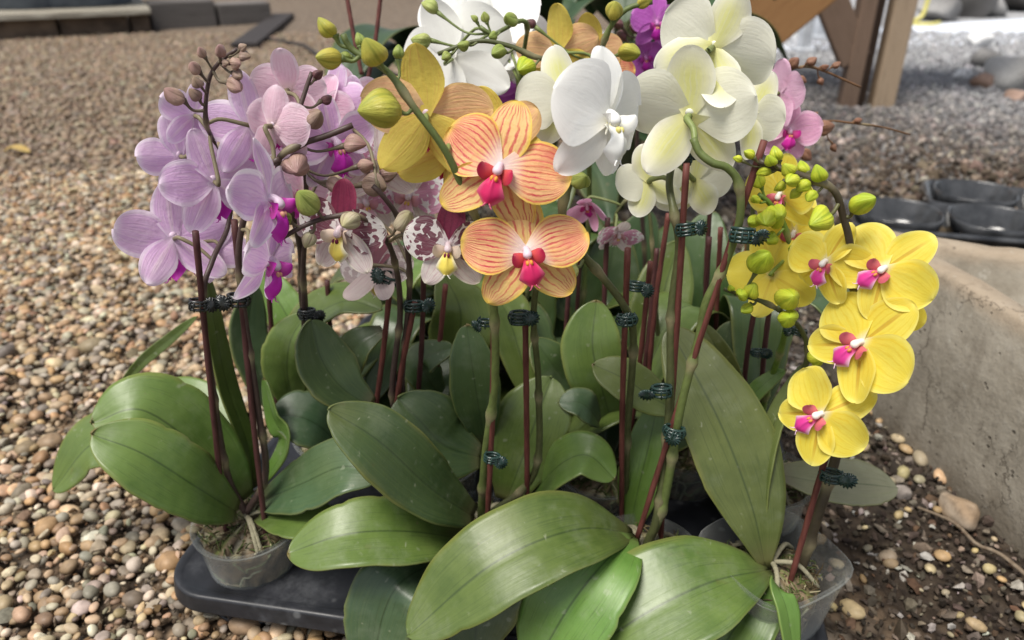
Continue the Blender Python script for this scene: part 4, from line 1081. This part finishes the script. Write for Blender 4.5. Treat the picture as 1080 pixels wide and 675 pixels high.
cc = pick(len(p), (PEB*.38+.62*np.array((.27, .195, .135)))*.80)  # darker than the near pebbles: the weaker light back here is painted in
o = stones('gravel', p, sz, cc, M['pebble'], 1)
tag(o, 'brown pebble gravel further back on the left, up to the timber ledge', 'gravel', kind='stuff')
p = grid(-1.2, .45, .30, 1.5, .0075); p = p[in_view(p)]; p = p[p[:, 0] < edge(p)+.03]
sz = np.exp(rng.normal(math.log(.0026), .5, len(p))); p[:, 2] = rng.uniform(-.002, .004, len(p))
o = stones('grit', p, sz, pick(len(p), np.array([(.10, .07, .045), (.16, .12, .08), (.06, .045, .03), (.24, .19, .14), (.13, .075, .035)])), M['chip'], 1, (.3, .8), (.35, .9), angular=True)
tag(o, 'brown grit and bits of bark between the pebbles', 'grit', kind='stuff')
p = grid(-1.9, .5, .30, 2.1, .036); p = p[in_view(p)]; p = p[(p[:, 0] < edge(p)) & (rng.random(len(p)) > .3)]
sz = np.exp(rng.normal(math.log(.0078), .3, len(p))); p[:, 2] = rng.uniform(.003, .008, len(p))
o = stones('gravel', p, sz, pick(len(p), PEB*.95), M['chip'], 2, (.35, .7), (.5, .95), angular=True)
tag(o, 'broken angular stones mixed among the rounded pebbles', 'gravel', kind='stuff')
# dark soil with chips at the right
CH = np.array([(.035, .026, .02), (.06, .045, .033), (.09, .07, .05), (.15, .12, .095), (.21, .17, .13), (.40, .37, .33), (.11, .065, .04)])
wt = np.array([.24, .21, .18, .14, .11, .06, .06])
p = grid(.22, 1.5, .38, 1.5, .0085); p = p[in_view(p)]; p = p[p[:, 0] > edge(p)-.16+rng.normal(0, .05, len(p))]
sz = np.exp(rng.normal(math.log(.0042), .45, len(p))); p[:, 2] = rng.uniform(-.002, .005, len(p))
o = stones('soil_chips', p, sz, pick(len(p), CH, wt/wt.sum()), M['chip'], 1, (.3, .8), (.4, .9), angular=True)
tag(o, 'dark crumbly soil and bark chips at the right of the tray', 'soil', kind='stuff')
p = grid(.315, .75, .36, .95, .027); p = p[in_view(p)]; p = p[rng.random(len(p)) > .52]
sz = np.exp(rng.normal(math.log(.0064), .38, len(p))); p[:, 2] = .004
o = stones('gravel', p, sz, pick(len(p), PEB[[0, 1, 2, 9, 4, 9]]*np.array((.95, .96, .82))), M['pebble'], 2)
tag(o, 'scattered tan pebbles lying on the dark soil beside the concrete trough', 'gravel', kind='stuff')
p = grid(.5, 4.2, 1.3, 5.2, .022); p = p[in_view(p)]; p = p[p[:, 0] > edge(p)-.1+rng.normal(0, .08, len(p))]
sz = np.exp(rng.normal(math.log(.0088), .35, len(p)))*(1+.12*p[:, 1]); p[:, 2] = rng.uniform(-.003, .006, len(p))
cc = pick(len(p), np.array([(.07, .06, .05), (.12, .10, .085), (.19, .17, .15), (.28, .26, .24), (.46, .45, .44)]), np.array([.28, .3, .22, .14, .06]))
k = np.clip((p[:, 1]+.25*np.sin(p[:, 0]*4)-1.9)/1.9, 0, 1)[:, None]; cc = cc*np.array((.80, .68, .56))*(1-k)+k*(cc*.55+.45*np.array((.60, .62, .66)))  # distant chips turn pale blue grey, the sunlight there mixed into their colour
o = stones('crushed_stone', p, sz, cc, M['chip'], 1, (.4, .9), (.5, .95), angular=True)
tag(o, 'grey brown crushed stone stretching away at the right', 'gravel', kind='stuff')

LF = Orchid.__new__(Orchid); a_ = G(17, 164); LF.b = Vector((a_.x, a_.y, 0)); LF.o = empty('fallen_leaf', LF.b); LF.nvar = 0
M['dead'] = leaf_mat('dead_leaf', (.42, .26, .06), (.52, .36, .12), (.4, .28, .1), .6)
tag(LF.o, 'small yellow fallen leaf on the gravel at the far left', 'leaf')
LF.leaf([a_+Vector((-.035, 0, .012)), a_+Vector((-.01, .01, .024)), a_+Vector((.02, .0, .022)), a_+Vector((.05, -.01, .013))], .034, 'dead', n=(0, 1, 0), raw=True)

# ------------------------------------------------------------------ concrete trough, right
t = NT('weathered_concrete'); co = t.coord(); s3 = t.sep(co)
n1 = t.noise(co, 9, 6, .65); n2 = t.noise(co, 120, 4); n3 = t.noise(co, 30, 5, .7)
col = t.mix(t.smooth(n1, .3, .7), (.21, .185, .145), (.31, .28, .23))
col = t.mix(t.math('MULTIPLY', t.smooth(n3, .5, .75), .5), col, (.37, .345, .30))
col = t.mix(t.math('MULTIPLY', t.smooth(n3, .5, .28), .45), col, (.14, .118, .09))
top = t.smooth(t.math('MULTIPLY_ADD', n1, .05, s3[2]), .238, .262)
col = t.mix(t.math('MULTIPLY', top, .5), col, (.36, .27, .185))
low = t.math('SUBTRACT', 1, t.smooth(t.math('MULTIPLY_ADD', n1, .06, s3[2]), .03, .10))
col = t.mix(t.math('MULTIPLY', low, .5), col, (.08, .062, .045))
pit = t.math('SUBTRACT', 1, t.smooth(t.voro(co, 55).outputs[0], .08, .16)); pit = t.math('MULTIPLY', pit, t.smooth(n1, .5, .6))
col = t.mix(t.math('MULTIPLY', pit, .6), col, (.05, .04, .03))
h = t.math('SUBTRACT', t.math('MULTIPLY_ADD', n2, .4, n3), pit)
stn = t.noise(t.scalev(co, (1, 1, .22)), 22, 4, .7)
col = t.mix(t.math('MULTIPLY', t.smooth(stn, .50, .72), .42), col, (.12, .10, .075))
col = t.mix(t.math('MULTIPLY', t.smooth(t.noise(co, 55, 4, .7), .60, .74), .5), col, (.42, .40, .35))
crk = t.voro(t.math('ADD', 0, 0) if False else co, 7, 'DISTANCE_TO_EDGE')
wob = t.n('VectorMath', operation='MULTIPLY_ADD'); t.set(wob.inputs[0], t.comb(n3, n1, n2)); wob.inputs[1].default_value = (.06, .06, .06); t.set(wob.inputs[2], co)
t.set(crk.inputs['Vector'], wob.outputs[0])
ck = t.math('MULTIPLY', t.math('SUBTRACT', 1, t.smooth(crk.outputs[0], .004, .014)), t.smooth(t.noise(co, 6, 2), .52, .62))
col = t.mix(t.math('MULTIPLY', ck, .55), col, (.07, .055, .04))
h = t.math('SUBTRACT', h, t.math('MULTIPLY', ck, .6))
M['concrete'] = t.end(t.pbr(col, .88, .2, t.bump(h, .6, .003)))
tg = empty('concrete_trough', (.50, 1.02, 0))
tag(tg, 'weathered grey brown concrete trough at the right edge behind the yellow flowers', 'trough')
mb = MB()
fa = Vector((.500, 1.02, 0)); ux = Vector((.115, -.60, 0)).normalized(); vx = Vector((.86, -.40, 0)).normalized()   # u towards the viewer, v to the right
def T(u, v, z): return fa+ux*u+vx*v+Vector((0, 0, z))
LT, WT, HT = .78, .36, .240; e1, e2, dp = .046, .046, .11
def rect(a, b, c, d, z, n=10):
    pts = [T(a+(b-a)*k/n, c, z) for k in range(n)]+[T(b, c+(d-c)*k/n, z) for k in range(n)]+[T(b-(b-a)*k/n, d, z) for k in range(n)]+[T(a, d-(d-c)*k/n, z) for k in range(n)]
    return [Vector(p)+Vector((random.uniform(-.0012, .0012), random.uniform(-.0012, .0012), random.uniform(-.004, .0025) if z > .1 else 0)) for p in pts]
loops(mb, [rect(-.012, LT, -.012, WT, -.01), rect(-.006, LT, -.006, WT, .12), rect(0, LT, 0, WT, HT-.008), rect(.003, LT-.003, .003, WT-.003, HT-.002), rect(.008, LT-.008, .008, WT-.008, HT), rect(e1*.8, LT-e1, e2*.8, WT-e2, HT), rect(e1, LT-e1, e2, WT-e2, HT-.006), rect(e1+.012, LT-e1-.012, e2+.012, WT-e2-.012, HT-dp)], False, True)
bm = bmesh.new(); me = mb.mesh('trough_body', M['concrete'], fa); bm.from_mesh(me); bmesh.ops.recalc_face_normals(bm, faces=bm.faces); bm.to_mesh(me); bm.free()
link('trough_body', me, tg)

def rock(name, label, c, r, tab, seed, sub=4, sq=.75, cat='rock', group=None, ang=False):
    V, Fc = ico(sub); q = np.random.default_rng(seed); v = V.copy()
    for _ in range(7):
        d = q.normal(size=3); d /= np.linalg.norm(d); dt = v@d
        v = v-np.maximum(dt-q.uniform(.45, .8), 0)[:, None]*d*.85
    for _ in range(5):
        d = q.normal(size=3); dt = v@d*q.uniform(2, 4); v = v*(1+.04*np.sin(dt+q.uniform(0, 6)))[:, None]
    v = v*np.array((1, q.uniform(.7, .9), sq))*r
    a = q.uniform(0, 6); v[:, :2] = v[:, :2]@np.array([[math.cos(a), math.sin(a)], [-math.sin(a), math.cos(a)]])
    n = .5+.5*np.sin(v@(q.normal(size=3)/r*2.3)+q.uniform(0, 6)); k = n[:, None]
    col = np.array(tab[0])*(1-k)+np.array(tab[1])*k
    mb = MB(); mb.add([tuple(p) for p in v], Fc.tolist(), None, [tuple(x) for x in col])
    o = link(name, mb.mesh(name, M['rock'])); o.location = (c.x, c.y, c.z+r*sq*.62)
    return tag(o, label, cat, group)
M['rock'] = vcol_mat('rough_rock', .8, .25, 110, .8, 0, .002, .35)
rock('rock', 'tan rock lying against the foot of the concrete trough', G(1008, 545), .026, ((.28, .20, .13), (.36, .29, .22)), 3)
rock('rock', 'small flat grey stone beside the tan rock on the soil', G(950, 525), .013, ((.22, .19, .17), (.34, .30, .27)), 5, 3)
# dry stem on the soil
mb = MB(); tube(mb, [G(968, 535, .012), G(1006, 551, .013), G(1030, 574, .009), G(1056, 585, .013), G(1100, 622, .008)], (.0016, .0026), 7, 16)
M['stalk'] = simple_mat('weathered_stalk', (.13, .095, .065), (.24, .19, .14), 160, .85, .2, .6)
o = link('dry_stalk', mb.mesh('dry_stalk', M['stalk'])); tag(o, 'thin dry brown stalk lying on the dark soil at lower right', 'stalk')

# ------------------------------------------------------------------ empty black trays behind the trough
def cell_tray(name, label, c, rz, nx, ny, cs, hh):
    root = empty(name, c); root.rotation_euler.z = rz; tag(root, label, 'tray', 'empty black trays behind the trough')
    mb = MB(); W_, D_ = nx*cs, ny*cs
    ro = lambda e, z: [(x, y, z) for x, y in rrect(-e, -e, W_+e, D_+e, .03+e, 5)]
    loops(mb, [ro(-.006, 0), ro(.0, hh*.9), ro(.010, hh), ro(.010, hh-.006), ro(.008, hh-.008)])
    loops(mb, [ro(.010, hh), ro(.004, hh+.003), ro(-.003, hh), ro(-.008, .002)], False, True)
    link('tray_rim', mb.mesh('tray_rim', M['rimgloss']), root)
    for i in range(nx):
        for j in range(ny):
            m2 = MB(); cx, cy = (i+.5)*cs, (j+.5)*cs; r = cs*.47
            lathe(m2, [(r*.8, .004), (r*.9, hh*.5), (r*.985, hh-.002), (r*1.0, hh+.012), (r*.97, hh+.014), (r*.94, hh+.010), (r*.86, hh*.5), (r*.76, .008), (.001, .006)], 28, center=(cx, cy, 0), sq=.35)
            link('cell', m2.mesh('cell', M['rimgloss']), root)
M['rimgloss'] = simple_mat('black_rim_glint', (.016, .017, .019), (.06, .062, .066), 22, .2, .6, .1, .001)  # lighter patches painted in for the glints on rims and cells
M['traygloss'] = simple_mat('glossy_black_plastic', (.012, .013, .015), (.025, .027, .03), 30, .3, .5, .15, .001)
a = G(900, 262); cell_tray('seed_tray', 'empty black plastic tray of round cells just behind the concrete trough', (a.x, a.y, 0), R_(-14), 3, 1, .19, .05)
a = G(985, 240); cell_tray('seed_tray', 'second empty black tray, further right and overlapping the frame edge', (a.x, a.y+.03, 0), R_(-22), 3, 1, .19, .05)

# ------------------------------------------------------------------ timber frame of a bench, upper right
def wood(name, c1, c2, stretch, scale=9, bands='X'):
    t = NT(name); co = t.scalev(t.coord(), stretch)
    nz = t.noise(co, scale, 5, .6); wv = t.n('TexWave', wave_type='BANDS', bands_direction=bands)
    t.set(wv.inputs['Vector'], co); wv.inputs['Scale'].default_value = scale*.9; wv.inputs['Distortion'].default_value = 5; wv.inputs['Detail'].default_value = 3
    col = t.mix(t.smooth(wv.outputs['Fac'], .2, .9), c1, c2)
    col = t.mix(t.math('MULTIPLY', t.smooth(nz, .5, .75), .45), col, tuple(x*.45 for x in c1))
    return t.end(t.pbr(col, .75, .25, t.bump(nz, .4, .002)))
M['wood_tan'] = wood('lumber_tan', (.24, .115, .042), (.40, .22, .095), (10, 10, 1.0))
M['wood_grey'] = wood('lumber_weathered', (.27, .195, .13), (.44, .34, .24), (12, 12, .9))
M['wood_brown'] = wood('lumber_brown', (.13, .085, .06), (.24, .165, .12), (12, 12, .9))
M['wood_dark'] = wood('lumber_shaded', (.055, .035, .026), (.11, .075, .055), (12, 12, .9))  # dark copy of the lumber with shade painted in
pb = G(928, 112); bw = empty('wooden_bench', (pb.x, pb.y, 0)); tag(bw, 'heavy timber bench with a light brown post and a sloping leg board, upper right', 'bench')
def board(name, a, b, w, th, mat, roll=0.0):
    a = Vector(a); b = Vector(b); d = b-a; mb = MB(); box(mb, (-w/2, -th/2, 0), (w/2, th/2, d.length))
    o = link(name, mb.mesh(name, mat, smooth=False), bw); o.location = a-Vector((pb.x, pb.y, 0))
    z = d.normalized(); y = Vector((math.sin(roll), -math.cos(roll), 0)); y = (y-z*y.dot(z)).normalized(); x = y.cross(z)
    o.rotation_euler = Matrix((x, y, z)).transposed().to_euler(); bevel(o, .006)
    return o
board('post', (pb.x, pb.y, -.03), (pb.x, pb.y, .78), .078, .09, M['wood_grey'], R_(-8))
board('post', (pb.x-.126, pb.y+.01, -.03), (pb.x-.126, pb.y+.01, .78), .058, .09, M['wood_brown'], R_(-8))
board('shaded_gap', (pb.x-.068, pb.y+.06, -.03), (pb.x-.068, pb.y+.06, .78), .054, .05, M['wood_dark'], R_(-8))  # recessed dark board standing in for the shaded gap between the posts
board('brace', (pb.x-.135, pb.y-.002, .17), (pb.x-.40, pb.y-.002, .60), .11, .045, M['wood_brown'])
board('leg', (pb.x-1.05, pb.y-.30, -.02), (pb.x-.33, pb.y-.30, .62), .27, .05, M['wood_tan'])
board('rail', (pb.x-1.2, pb.y+.09, .70), (pb.x+.5, pb.y+.09, .70), .12, .05, M['wood_grey'])
for k in range(4):
    board('top_plank', (pb.x-1.25, pb.y+.10+k*.155, .83), (pb.x+.6, pb.y+.10+k*.155, .83), .05, .145, M['wood_tan'], R_(0))

# ------------------------------------------------------------------ beyond: pale pavement, rocks, hose, posts
M['pave'] = simple_mat('pale_concrete', (.62, .66, .74), (.74, .78, .86), 5, .85, .2, .3, .002)  # base colour raised to carry the sunlight on the path
mb = MB(); q = [G(742, 58), G(1240, 40), G(1300, 6), G(700, 44)]
v = [Vector((a.x, a.y, .004)) for a in q]; lo = [p-Vector((0, 0, .02)) for p in v]
mb.add(v+lo, [(0, 1, 2, 3), (4, 7, 6, 5), (0, 4, 5, 1), (1, 5, 6, 2), (2, 6, 7, 3), (3, 7, 4, 0)])
o = link('path', mb.mesh('path', M['pave'], smooth=False)); tag(o, 'pale concrete path crossing behind the bench at upper right', 'path', kind='structure')
RK = ((.30, .29, .27), (.50, .49, .47)); RB = ((.22, .14, .10), (.36, .25, .20)); RW = ((.68, .68, .68), (.8, .8, .8)); RG = ((.16, .155, .15), (.34, .33, .32))
for lab, x, y, r, tb, sd in [
    ('large grey boulder at the right edge, biggest of the rock pile', 1062, 92, .155, RK, 11), ('flat white rock at the top of the rock pile', 1032, 50, .085, RW, 12),
    ('brown rock at the front left of the rock pile', 1040, 92, .07, RB, 13), ('rounded grey rock behind the brown one in the rock pile', 1040, 70, .10, RG, 14),
    ('pale upright stone at the far right of the rock pile', 1082, 84, .12, ((.45, .44, .42), (.62, .61, .58)), 15), ('small reddish stone at the lower right of the rock pile', 1072, 106, .05, RB, 16),
    ('narrow white stone at the left tip of the rock pile', 1014, 84, .05, RW, 17)]:
    rock('rock', lab, G(x, y), r, tb, sd, 3, .6)
for i, (x, y, r) in enumerate([(985, 20, .20), (1010, 16, .26), (1040, 14, .22), (1065, 10, .28), (1100, 8, .3), (1030, 4, .3), (985, 6, .28), (1080, 0, .32)]):
    rock('rock', ['dark grey rock in the bank beyond the pale path, left end', 'low slab in the bank beyond the pale path', 'broken grey rock in the middle of the far bank', 'pale grey rock in the far bank near the top edge', 'rock of the far bank at the right frame edge', 'upper rock of the far bank, in the middle', 'upper rock of the far bank, behind the yellow hose', 'topmost rock of the far bank in the corner'][i], G(x, y), r, (RG, ((.08, .075, .07), (.2, .19, .18)))[i % 2], 40+i, 3, .55)
M['yellow'] = simple_mat('yellow_rubber', (.50, .45, .12), (.62, .56, .2), 30, .5, .4, .1)
mb = MB(); a = G(975, 26); tube(mb, [a+Vector((.05, .1, .62)), a+Vector((.0, .03, .3)), a+Vector((-.03, 0, .06)), a+Vector((-.16, -.04, .015)), a+Vector((-.02, -.10, .012)), a+Vector((.10, .0, .012))], .016, 8, 40)
o = link('hose', mb.mesh('hose', M['yellow'])); tag(o, 'yellow hose looping down to the pale path beside the bench post', 'hose')
M['grey_paint'] = simple_mat('grey_painted_post', (.40, .42, .45), (.55, .57, .6), 14, .7, .3, .2)
for lab, x, y, ww in [('thin blue grey post standing on the path left of the bench post', 846, 56, .05), ('wider pale post beside the thin one, left of the bench post', 868, 42, .12)]:
    a = G(x, y); e = empty('fence_post', (a.x, a.y, 0)); tag(e, lab, 'post')
    mb = MB(); box(mb, (-ww/2, -.04, 0), (ww/2, .04, 1.1)); o = link('shaft', mb.mesh('shaft', M['grey_paint'], smooth=False), e); bevel(o, .006)
    mb = MB(); box(mb, (-ww/2-.02, -.06, 0), (ww/2+.02, .06, .03)); o = link('foot_plate', mb.mesh('foot_plate', M['grey_paint'], smooth=False), e); bevel(o, .004)

# ------------------------------------------------------------------ upper left: low plank ledge with tubs, old sleepers, plank and cord
M['old_board'] = wood('old_board', (.17, .15, .12), (.42, .39, .32), (1, 12, 12), 6, 'Y')
M['sleeper'] = wood('old_sleeper', (.075, .068, .064), (.16, .145, .135), (1, 10, 10), 3, 'Z')
M['block'] = simple_mat('rough_block', (.07, .052, .040), (.17, .125, .09), 8, .9, .2, .6, .004)
M['tub'] = simple_mat('grey_plastic_tub', (.06, .075, .095), (.11, .13, .155), 10, .5, .4, .2)
a = G(-30, 44); b = G(160, 34)
d = (b-a); d.z = 0; ln = d.length; ang = math.atan2(d.y, d.x)
lg = empty('plank_ledge', (a.x, a.y, 0)); lg.rotation_euler.z = ang; tag(lg, 'low ledge of a pale plank on rough brown blocks, upper left', 'ledge')
mb = MB(); box(mb, (-.6, -.06, .110), (ln+.02, 1.1, .147)); o = bevel(link('plank', mb.mesh('plank', M['old_board'], smooth=False), lg), .008)
x = -.6
while x < ln-.1:
    wd = random.uniform(.26, .42)
    if not (.12 < x < .26):
        mb = MB(); box(mb, (x, random.uniform(0, .03), -.02), (min(x+wd-.015, ln), .44, .109)); bevel(link('block', mb.mesh('block', M['block'], smooth=False), lg), .012)
    x += wd
a2 = G(170, 30); sl_ = empty('sleeper_stack', (a2.x, a2.y, 0)); sl_.rotation_euler.z = ang+.05; tag(sl_, 'weathered grey sleepers laid end to end, right of the plank ledge', 'sleepers')
for k, (x0, ln2, hh) in enumerate([(-.05, .42, .165), (.39, .36, .135)]):
    mb = MB(); box(mb, (x0, 0, -.02), (x0+ln2, .2, hh)); o = bevel(link('sleeper', mb.mesh('sleeper', M['sleeper'], smooth=False), sl_), .012)
for lab, x, y, r in [('dark grey plastic tub standing on the ledge at the left edge', 4, 11, .30), ('wide blue grey tub on the ledge, second from the left edge', 56, 9, .38)]:
    c = G(x, y, .147); e = empty('tub', (c.x, c.y+r*.9, .1475)); tag(e, lab, 'tub', 'tubs on the plank ledge')
    mb = MB(); lathe(mb, [(.001, 0), (r*.84, 0), (r*.86, .01), (r, .36), (r*1.06, .37), (r*1.06, .40), (r*1.0, .40), (r*.96, .36), (r*.93, .30), (.001, .30)], 40)
    link('tub_body', mb.mesh('tub_body', M['tub']), e)
    mb = MB(); rg = [(r*1.07*math.cos(q), r*1.07*math.sin(q), .385) for q in np.linspace(0, 2*PI, 41)]; tube(mb, rg, .012, 7, 0, cap=False); link('rim', mb.mesh('rim', M['tub']), e)
M['dark_plank'] = simple_mat('wet_dark_plank', (.022, .018, .018), (.05, .042, .04), 20, .7, .3, .4, .002, (1, 8, 8))
mb = MB(); A0, B0 = G(258, 52), G(300, 19); dd = (B0-A0).normalized(); sd_ = Vector((dd.y, -dd.x, 0))*.075
ps = [A0-sd_, A0+sd_, B0+sd_, B0-sd_]; mb.add([p+Vector((0, 0, .006)) for p in ps]+[p+Vector((0, 0, .035)) for p in ps], [(3, 2, 1, 0), (4, 5, 6, 7), (0, 1, 5, 4), (1, 2, 6, 5), (2, 3, 7, 6), (3, 0, 4, 7)])
o = bevel(link('plank', mb.mesh('plank', M['dark_plank'], smooth=False)), .004); tag(o, 'dark wet plank lying on the gravel behind the lilac flowers', 'plank')
mb = MB(); tube(mb, [G(283, 41, .012), G(305, 45, .012), G(322, 49, .012), G(345, 62, .012), G(420, 80, .012)], .012, 7, 30)
o = link('cord', mb.mesh('cord', M['dark_plank'])); tag(o, 'thin black cord trailing over the gravel to the right of the dark plank', 'cord')

# dim greenhouse backdrop: a low dark timber wall and broad-leaved plants
M['far_wall'] = simple_mat('dim_block_wall', (.10, .105, .115), (.17, .175, .185), 3, .9, .2, .4, .01)
fw = empty('low_wall', (-1.6, 8.4, 0)); tag(fw, 'dim grey block wall closing off the far end of the gravel', 'wall')
for k in range(9):
    mb = MB(); box(mb, (-5+k*1.0, 0, -.05), (-5+k*1.0+.985, .25, .62+.03*math.sin(k*2.3))); bevel(link('block', mb.mesh('block', M['far_wall'], smooth=False), fw), .015)
M['big_leaf'] = leaf_mat('broad_leaf', (.016, .042, .016), (.036, .075, .028), (.05, .08, .04), .45, .2)
def bush(x, y, label, n, L, W, h, seed):
    rr = random.Random(seed); o = Orchid.__new__(Orchid); o.o = empty('broadleaf_plant', (x, y, 0)); o.b = Vector((x, y, 0)); o.nvar = 0; tag(o.o, label, 'plant')
    mb = MB()
    for k in range(n):
        a = rr.uniform(0, 6.28); e = rr.uniform(.1, .5); d = Vector((math.cos(a), math.sin(a), 0)); hh = h*rr.uniform(.35, 1)
        base = o.b+Vector((0, 0, .01)); j = base+d*.10*e+Vector((0, 0, hh)); l = L*rr.uniform(.7, 1.1)
        tube(mb, [base, base.lerp(j, .5), j], (.010, .006), 6, 8)
        o.leaf([j, j+d*l*.3+Vector((0, 0, l*.25)), j+d*l*.7+Vector((0, 0, l*.22)), j+d*l+Vector((0, 0, -l*.05))], W*rr.uniform(.8, 1.1), 'big_leaf', n=(0, 1, 0), raw=True, tipn=.3, peak=.4)
    o.part('stalks', mb, M['stem_olive'])
bush(.07, 1.5, 'dark green leafy plant between the white back orchid and the purple one', 18, .26, .11, .47, 5)
bush(.26, 1.75, 'dark broad leaved plant behind the purple orchid, top centre', 16, .34, .13, .5, 1)
bush(.52, 2.3, 'dark leafy plant behind the cream orchid, left of the timber bench', 12, .26, .11, .30, 2)
bush(-.16, 1.7, 'dark leafy plant behind the white back orchid', 12, .30, .12, .38, 3)
